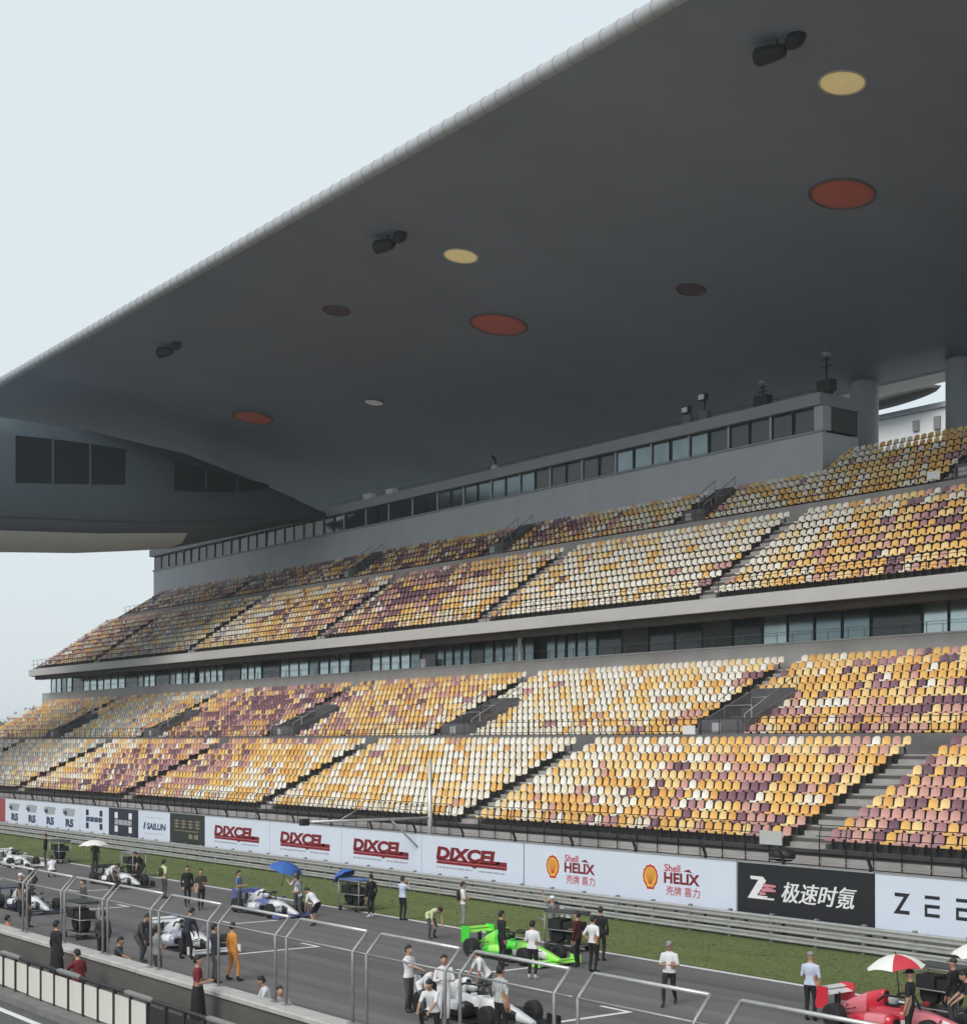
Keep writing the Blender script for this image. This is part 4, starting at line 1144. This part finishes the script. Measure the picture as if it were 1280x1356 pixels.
# ---------------------------------------------------------------- trolleys
def trolley(label, px, py, face=0, n=2, at=None, pad=C_DG):
    s, d = at or ground(px, py)
    t = thing('equipment_trolley', label, 'trolley', (-s, d, 0), rad(face))
    b = MB()
    for x in (-.7,.7):
        for y in (-.35,.35): b.tube([(x,y,.12),(x,y,1.25)], .022, 5)
    for z in (.22,.7,1.25):
        for y in (-.35,.35): b.tube([(-.7,y,z),(.7,y,z)], .02, 5)
        for x in (-.7,.7): b.tube([(x,-.35,z),(x,.35,z)], .02, 5)
    b.tube([(-.7,-.35,1.0),(-1.0,-.35,1.05),(-1.0,.35,1.05),(-.7,.35,1.0)], .02, 5)
    obj('frame', b, galv_d, t)
    obj('shelf', MB().box(-.68,.68,-.33,.33,.225,.25), black, t); obj('shelf', MB().box(-.68,.68,-.33,.33,.705,.73), black, t)
    obj('case', MB().box(-.6,-.05,-.3,.3,.735,1.05).box(.02,.6,-.28,.28,.735,.98), black, t)
    obj('cover', MB().box(-.72,.72,-.37,.37,1.272,1.33), pad, t)
    for x in (-.55,.55):
        for y in (-.38,.38): obj('wheel', MB().lathe([(.02,-.03),(.11,-.03),(.12,0),(.11,.03),(.02,.03)], 12, axis='y'), rubber, t, loc=(x,y,.12))
    for k in range(n):
        ty = obj('spare_tyre', tyre_bm(.26,.285), rubber, t, loc=(-.35+.62*k,0,.54)); ty.rotation_euler.z = .0
        obj('rim', MB().lathe([(.03,-.1),(.17,-.11),(.17,.11),(.03,.1)], 14, axis='y'), rim_m, ty)
    return t
trolley('black equipment trolley on the track edge next to the raised-arms photographer', 466, 1207, 4, at=(S(468,33.3),33.4), pad=C_B)
trolley('black trolley with tyres behind the nose of the green car', 0, 0, 10, at=(S(748,32.6),32.7))
trolley('black trolley with tyres at the edge of view beside the red car', 0, 0, 0, at=(S(1248,32.4),32.4), n=2)
trolley('dark trolley on the grass side of the farthest white car', 0, 0, 0, at=(S(84,33.2),33.0))
trolley('dark trolley stacked with tyres between pit wall and the near cars', 0, 0, 0, at=(S(108,21.0),21.0), pad=C_KH)
trolley('grey topped trolley behind the dark car with white nose', 0, 0, 0, at=(S(172,32.2),32.4), pad=C_G)

# ---------------------------------------------------------------- everyone on the grid
person('person in pale shirt and black trousers raising both hands to take a photo', 533, 1219, 100, arms=('photo','photo'), top=C_PW, legs=C_K)
person('person in pale lime top bending down on empty track', 571, 1243, 0, 'bend', ('reach','reach'), C_YG, C_DG, lean=72)
person('person with black backpack standing by the green car rear wing', 613, 1229, 60, top=C_W, legs=C_G, bag=C_K, arms=('hold','hold'))
person('person in black holding a white sheet at the green car cockpit', 0, 0, 80, at=(S(664,28.8),28.8), top=C_K, legs=C_K, arms=('hold','down'), short_sleeve=False)
person('person in white T-shirt and dark trousers beside the green car nose', 705, 1297, 110, top=C_W, legs=C_K, shoe=SHOE_W, arms=('hold','hold'))
person('person in white shirt and black trousers seen from behind, hands on hips', 785, 1288, 95, top=C_W, legs=C_K, arms=('hip','hip'))
person('person in dark red jacket beside the white-shirted back view man', 764, 1281, 200, top=C_RD, legs=C_K, short_sleeve=False, arms=('down','hold'))
person('person all in black behind the white shirt and dark red pair', 0, 0, 120, at=(S(795,32.0),32.0), top=C_K, legs=C_K, short_sleeve=False)
person('person in grey pointing with one arm behind the tyre trolley', 0, 0, 200, at=(S(722,32.6),32.9), top=C_G, legs=C_DG, arms=('up','side'), cap=C_W)
person('person in pale cap leaning over trolley near green car', 0, 0, 250, 'bend', ('reach','reach'), C_W, C_K, at=(S(745,33.5),33.6), lean=40)
person('person in white polo and cap walking alone on the track', 886, 1332, 300, 'walk', ('hold','hold'), C_W, C_K, cap=C_G)
person('person in white printed shirt and cap behind the red car', 1073, 1352, 110, top=C_PW, legs=C_K, cap=C_G, arms=('hold','down'))
p12 = person('person in black holding the red and white umbrella', 0, 0, 200, at=(S(1208,29.0),28.9), top=C_K, legs=C_K, short_sleeve=True, cap=C_K, arms=('down','umb'))
person('person in black at the very edge beside the trolley', 0, 0, 180, at=(S(1262,31.2),31.2), top=C_K, legs=C_DG, short_sleeve=False, cap=C_KH)
person('person in black reaching over the tyre trolley by the red car', 0, 0, 230, 'bend', ('fwd','fwd'), C_K, C_K, at=(S(1285,30.6),30.6), lean=25)
person('person in blue shirt standing at blue car rear wheel', 0, 0, 40, at=(S(319,29.3),29.2), top=C_B, legs=C_DG, arms=('hold','hold'))
person('person in blue and white panelled shirt under the blue umbrella', 0, 0, 200, at=(S(388,30.8),31.0), top=C_PLD, legs=C_DG, arms=('umb','hold'))
person('person in striped blue shirt with head down by blue car nose', 0, 0, 230, 'wide', ('hold','hold'), C_PLD, C_DG, at=(S(404,30.6),30.4), lean=14)
person('person in white shirt and black shorts stooping at blue car nose', 417, 1226, 200, 'bend', ('reach','reach'), C_W, C_K, lean=48, shorts=True)
person('person in black beside the blue-topped trolley', 0, 0, 180, at=(S(491,32.6),32.6), top=C_K, legs=C_K, short_sleeve=False, shoe=SHOE_W)
person('person in black walking between the blue car and the white-nosed dark car', 248, 1200, 340, 'walk', ('down','down'), C_K, C_K, short_sleeve=False)
person('person in dark olive with shorts following the one in black', 266, 1205, 340, 'walk', ('hold','down'), C_KH, C_K)
person('person in pale green shirt seen from behind near white-nosed car', 217, 1190, 95, top=C_YG, legs=C_DG, arms=('hip','hip'), bag=C_KH)
person('person in black leaning at the cockpit of the white-nosed car', 0, 0, 250, 'bend', ('reach','reach'), C_K, C_K, at=(S(184,31.5),31.6), lean=35)
person('person in white bending over by the white-nosed dark car', 0, 0, 20, 'bend', ('reach','reach'), C_W, C_DG, at=(S(149,28.9),28.8), lean=60)
p19 = person('person in dark green holding the white umbrella', 0, 0, 0, at=(S(126,31.6),31.6), top=C_GR, legs=C_KH, arms=('down','umb'))
person('person in black standing on the grass side near the farthest car', 0, 0, 240, at=(S(60,32.0),32.0), top=C_K, legs=C_DG, short_sleeve=False)
person('person in white crouching near the farthest white car', 0, 0, 160, 'crouch', ('fwd','fwd'), C_W, C_DG, at=(S(71,29.3),29.2), lean=25)
# pit wall side
person('person in orange overalls seen from behind at the fence', 308, 1299, 92, 'wide', ('down','down'), C_O, C_O, short_sleeve=False, h=1.76)
person('person in dark suit beside the orange overalls', 284, 1302, 80, top=C_N, legs=C_DG, short_sleeve=False, arms=('hold','down'))
person('person in white shirt crouching by the wall beyond the orange overalls', 0, 0, 250, 'crouch', ('reach','reach'), C_W, C_DG, at=(S(349,18.4),18.4), lean=18, z=.0)
person('person in grey sitting low against the wall next to the crouching one', 0, 0, 350, 'sit', ('fwd','reach'), C_G, C_K, at=(S(378,17.6),17.5), lean=-10)
person('person in white T-shirt and dark trousers at white car rear', 541, 1350, 20, top=C_W, legs=C_DG, arms=('hold','fwd'), at=(S(541,22.0),22.0))
person('person in white stooping over the white car wheel', 0, 0, 10, 'bend', ('reach','reach'), C_W, C_DG, at=(S(566,21.9),21.8), lean=58)
person('person in white overalls standing at the white car cockpit', 0, 0, 330, at=(S(592,21.8),21.7), top=C_W, legs=C_W, short_sleeve=False, arms=('hold','hold'))
person('person in white leaning on far side of the white car', 0, 0, 250, 'bend', ('reach','fwd'), C_W, C_DG, at=(S(640,24.1),24.1), lean=38)
person('person in grey striped shirt seen from behind at white car nose', 0, 0, 95, at=(S(667,21.6),21.5), top=C_STR, legs=C_K, arms=('hold','down'), h=1.8)
person('person in white kneeling behind the white car', 0, 0, 300, 'kneel', ('fwd','fwd'), C_W, C_K, at=(S(573,20.9),20.9), lean=20)
person('person in long black coat on the platform behind the white fence', 0, 0, 100, at=(S(75,15.5),15.5), z=.42, top=C_K, legs=C_K, short_sleeve=False, dress=True, h=1.72)
person('person in dark red crouching behind the white fence', 0, 0, 200, 'crouch', ('fwd','hold'), C_R, C_RD, at=(S(101,15.3),15.3), z=.42, lean=10)
person('person in dark red top and black skirt on the pit wall platform', 0, 0, 60, at=(S(262,15.6),15.6), z=.42, top=C_R, legs=C_K, dress=True, arms=('hold','hold'), h=1.7)
person('person in faded orange sitting on the ground by the pit wall', 0, 0, 90, 'crouch', ('hold','hold'), C_OR, C_OR, at=(S(16,18.0),18.0), short_sleeve=False)
person('person in navy standing at dark car with white nose', 0, 0, 80, at=(S(34,20.5),20.6), top=C_N, legs=C_N, short_sleeve=False)
person('person in white cap beside the navy standing crew member', 0, 0, 60, at=(S(27,21.6),21.6), top=C_DG, legs=C_K, cap=C_W)
person('person in black leaning over dark car cockpit', 0, 0, 250, 'bend', ('reach','reach'), C_K, C_N, at=(S(46,24.6),24.5), lean=30)
person('person in dark navy at cockpit of the violet and white car', 0, 0, 100, 'wide', ('reach','reach'), C_N, C_K, at=(S(246,21.6),21.6), lean=20, short_sleeve=False)
person('person in grey standing by wall in front of violet and white car', 0, 0, 90, at=(S(208,18.6),18.6), top=C_G, legs=C_DG, arms=('hold','hold'), shorts=True)
person('person in dark grey squatting by the pit wall', 0, 0, 45, 'crouch', ('hold','fwd'), C_DG, C_KH, at=(S(160,18.6),18.6), lean=12)
person('person in charcoal jacket bent forward near the pit wall', 0, 0, 30, 'bend', ('reach','reach'), C_DG, C_DG, at=(S(187,20.2),20.2), lean=32, short_sleeve=False)
person('person in dark grey standing behind tyre trolley', 0, 0, 270, at=(S(110,22.6),22.6), top=C_DG, legs=C_K, short_sleeve=False)
person('person in dark green leaning by a fence post near tyre trolley', 0, 0, 180, 'stand', ('hold','down'), C_KH, C_K, at=(S(136,18.9),18.9), short_sleeve=False)

def held(pr, i):
    o, hands = pr; hn = hands[i][0]
    m = Matrix.Translation(o.location) @ Euler(o.rotation_euler).to_matrix().to_4x4() @ Matrix.Diagonal((*o.scale,1))
    return m @ Vector(hn)
q = held(p12, 1); umbrella('red and white panelled umbrella above the red car', (q.x, q.y, q.z+.08), .70, [UW,UW,UR], (2,-5), .58, 6)
q = held(p19, 1); umbrella('white umbrella over the white-nosed dark car', (q.x, q.y, q.z-.12), .80, [UW], (0,-4), .60)
sU = S(376, 31.0)
umbrella('blue umbrella tilted above the blue and white car', (-sU, 31.0, 1.42), .72, [UB], (-6,18), .62)
sU = S(1292, 30.9)
umbrella('white umbrella cut by the edge of view beside the trolley', (-sU, 30.9, 1.62), .60, [UW], (0,6), .6)
umbrella('folded down blue umbrella leaning over the trolley by the photographer', (-S(459,33.4), 33.4, 1.15), .52, [UB], (10,-32), .55)

# ---------------------------------------------------------------- fittings under and on the stand
def under(px, py):
    """roof point seen at a photo pixel"""
    t = (px-640)/2000; lo, hi = 45.5, 85.0
    f = lambda d: Zat(px, py, d)-roof_z(d, S(px, d))
    for _ in range(40):
        mid = (lo+hi)/2
        if f(mid) < 0: lo = mid
        else: hi = mid
    return S(px, lo), lo
ly = M('lamp_yellow_glow', (.58,.47,.22), .5, emit=.34, var=.10, scale=1.5); lr = M('lamp_red', (.40,.10,.075), .55, emit=.07, var=.08, scale=1); ldk = M('lamp_dark', (.10,.07,.09), .5, var=.1); lp = M('lamp_pale', (.50,.52,.53), .5, emit=.12, var=.1)
trim = M('lamp_trim', (.55,.53,.5), .5, emit=0, var=.05)
for (px, py, r, m, lab) in ((1115,115,1.08,ly,'yellow glowing round ceiling light nearest the big loudspeaker'),(610,343,1.1,ly,'yellow glowing round ceiling light beside the middle loudspeaker'),(445,415,.95,ldk,'dark purple round ceiling light between middle and far loudspeakers'),
        (1115,265,1.75,lr,'largest red round ceiling light below the yellow one by the big loudspeaker'),(660,436,2.0,lr,'red round ceiling light in the middle of the roof'),(335,558,1.8,lr,'dim red round ceiling light near the bridge building'),
        (915,390,.95,ldk,'small dark red ceiling light between the red discs'),(495,538,.85,lp,'small pale ceiling light above the press box')):
    s, d = under(px, py)
    t = thing('ceiling_light', lab, 'ceiling light', (-s, d, roof_z(d, s)+.35*math.sin(math.pi*(85.6-d)/40.35)))
    t.rotation_euler = (-math.atan(.139), 0, 0)
    obj('lens', MB().lathe([(.02,-.10),(r*.55,-.09),(r*.92,-.05),(r*.93,.05)], 28), m, t)
    obj('rim', MB().lathe([(r*.932,.04),(r*.932,-.06),(r*.96,-.09),(r*1.02,-.07),(r*1.03,.06)], 28), trim if m is ly else (M('lamp_dark_trim', (.13,.12,.14), .6) if m is lr else ldk), t)
spk = M('loudspeaker_black', (.022,.025,.032), .6, var=.1)
for (px, py, sc, lab) in ((1045,62,1.0,'big dark twin loudspeaker hanging nearest the roof edge'),(528,318,1.0,'dark twin loudspeaker hanging in the middle of the roof'),(234,460,1.0,'dark loudspeaker hanging at the far end of the roof')):
    s, d = under(px, py); d -= .6
    z = roof_z(d, s)+.1
    t = thing('loudspeaker', lab, 'loudspeaker', (-s, d, z), rad(20)); t.scale = (.88,.88,.88)
    rings = [[(x, w*math.cos(a)*.8, -.62+w*.8*math.sin(a)) for a in [2*math.pi*i/14 for i in range(14)]] for x, w in ((-1.35,.38),(-1.2,.58),(-.5,.56),(.15,.42),(.3,.2))]
    obj('horn', MB().loft(rings), spk, t)
    rings = [[(x+.1*math.sin(a), w*math.cos(a)*.8, -.25+w*.85*math.sin(a)) for a in [2*math.pi*i/14 for i in range(14)]] for x, w in ((.35,.30),(.5,.48),(.85,.52),(1.15,.40),(1.25,.2))]
    obj('driver', MB().loft(rings), spk, t)
    obj('bracket', MB().tube([(-.25,0,1.2),(-.15,0,-.4)], .06, 6).tube([(.5,0,1.0),(.6,0,-.2)], .05, 6), spk, t)
# things on the press box roof
def mast(label, px, hgt, head, cat='floodlight'):
    d = 74.4; s = S(px, d)
    t = thing(cat.replace(' ', '_'), label, cat, (-s, d, 28.86))
    obj('mast', MB().tube([(0,0,0),(0,0,hgt)], .06, 6), dark_steel, t)
    obj('base', MB().box(-.35,.35,-.25,.25,0,.12), dark_steel, t)
    if head == 'ball':
        b = MB(); ell(b, (0,-.1,.28), (.28,.28,.28), 12, 8); obj('lamp', b, white_p, t); obj('arm', MB().tube([(0,0,hgt),(-.45,0,hgt+.4)], .11, 6), dark_steel, t)
    elif head == 'twin':
        obj('lamp', MB().box(-.32,.32,-.35,.0,hgt-.35,hgt+.12), dark_steel, t); obj('lens', MB().box(-.25,.25,-.39,-.352,hgt-.28,hgt+.05), M('lamp_pale', (.5,.5,.5)), t)
        obj('cabinet', MB().box(-.35,.35,-.22,.22,.123,.75), M('cabinet_grey', (.2,.2,.22), .6), t)
    else:
        b = MB().tube([(-.4,0,hgt*.75),(.4,0,hgt*.75)], .04, 5).tube([(-.3,0,hgt*.95),(.3,0,hgt*.95)], .04, 5); obj('crossbar', b, dark_steel, t)
        obj('lamp', MB().lathe([(.05,.0),(.3,.1),(.32,.3),(.1,.4)], 12, c=(0,0,hgt)), galv_d, t)
        obj('cabinet', MB().box(-.55,.55,-.3,.3,.123,.85), dark_steel, t)
mast('white ball lamp with angled arm on the press box roof', 656, .9, 'ball', 'roof lamp')
mast('short floodlight on the press box roof beside a taller one', 911, 1.2, 'twin')
mast('taller floodlight on the press box roof with dark cabinet', 933, 1.8, 'twin')
mast('tall lamp mast at the near end of the press box roof', 1094, 2.3, 'cross')
mast('thin aerial mast midway between roof floodlight and end mast', 1010, 1.5, 'cross', 'aerial mast')
small('roof_cabinet', 'white equipment box on the press box roof farther from the ball lamp', 'cabinet', (-S(489,74.4), 74.4, 28.86), MB().box(-.6,.6,-.3,.3,0,.55).box(-.65,.65,-.34,.34,.553,.62), white_p)
small('roof_cabinet', 'white equipment box on the press box roof closer to the ball lamp', 'cabinet', (-S(519,74.4), 74.4, 28.86), MB().box(-.55,.55,-.3,.3,0,.5).box(-.6,.6,-.34,.34,.503,.57), white_p)

# ---------------------------------------------------------------- far trees and sheds beyond the end of the stand
lf = [M('leaf_far_a', (.05,.075,.035), .9, var=.2), M('leaf_far_b', (.07,.095,.045), .9, var=.2)]
bark = M('bark', (.10,.08,.06), .9)
for i in range(9):
    s = 1120+R.uniform(-60,90); d = 396+i*11+R.uniform(-4,4)
    hh = R.uniform(22,34)
    t = thing('far_tree', ordinal(i+1)+' hazy tree beyond the far end of the stand, counted outwards from the seats', 'tree', (-s, d, 0), 0, 'trees beyond the far end of the stand')
    obj('trunk', MB().tube([(0,0,0),(.1,0,hh*.35),(.3,.1,hh*.75)], [.6,.45,.15], 7), bark, t)
    n = 900
    g = np.random.default_rng(20+i)
    cl = g.normal(0, 1, (14,3))*np.array([hh*.2,hh*.2,hh*.16])+np.array([0,0,hh*.64])
    c0 = cl[g.integers(0,14,n)]+g.normal(0,1,(n,3))*hh*.06
    a = g.random(n)*6.28; tl = g.normal(0,.5,n); w = .6+.7*g.random(n)
    u = np.stack([np.cos(a),np.sin(a),tl],1)*w[:,None]; v = np.stack([-np.sin(a)*.5,np.cos(a)*.5,np.ones(n)],1)*w[:,None]
    V = np.stack([c0-u-v*.5, c0+u-v*.5, c0+u*.4+v, c0-u*.4+v],1).reshape(-1,3)
    obj('crown', np_mesh('crown', V, np.arange(n*4).reshape(n,4), lf, g.integers(0,2,n)), lf, t)
sh_ = thing('far_shed', 'low white shed in the haze beyond the far end of the lower seats', 'building', (-620, 232, 0))
obj('wall', MB().box(-14,14,-6,6,0,17), M('bright_white_render', (.8,.8,.8)), sh_); obj('roof', MB().prism([(-7,17),(7,17),(0,20)], -14.5, 14.5), fascia_m, sh_)

# ---------------------------------------------------------------- the hazy air
hm = bpy.data.materials.new('haze'); hm.use_nodes = True
ht = hm.node_tree; ht.nodes.clear()
pv = ht.nodes.new('ShaderNodeVolumePrincipled'); ho = ht.nodes.new('ShaderNodeOutputMaterial')
pv.inputs['Color'].default_value = (.985,.992,.995,1); pv.inputs['Density'].default_value = HAZE; pv.inputs['Anisotropy'].default_value = 0
ht.links.new(pv.outputs[0], ho.inputs['Volume'])
obj('haze', MB().box(-1900, 120, -120, 760, -1.1, 47), hm, kind='stuff')
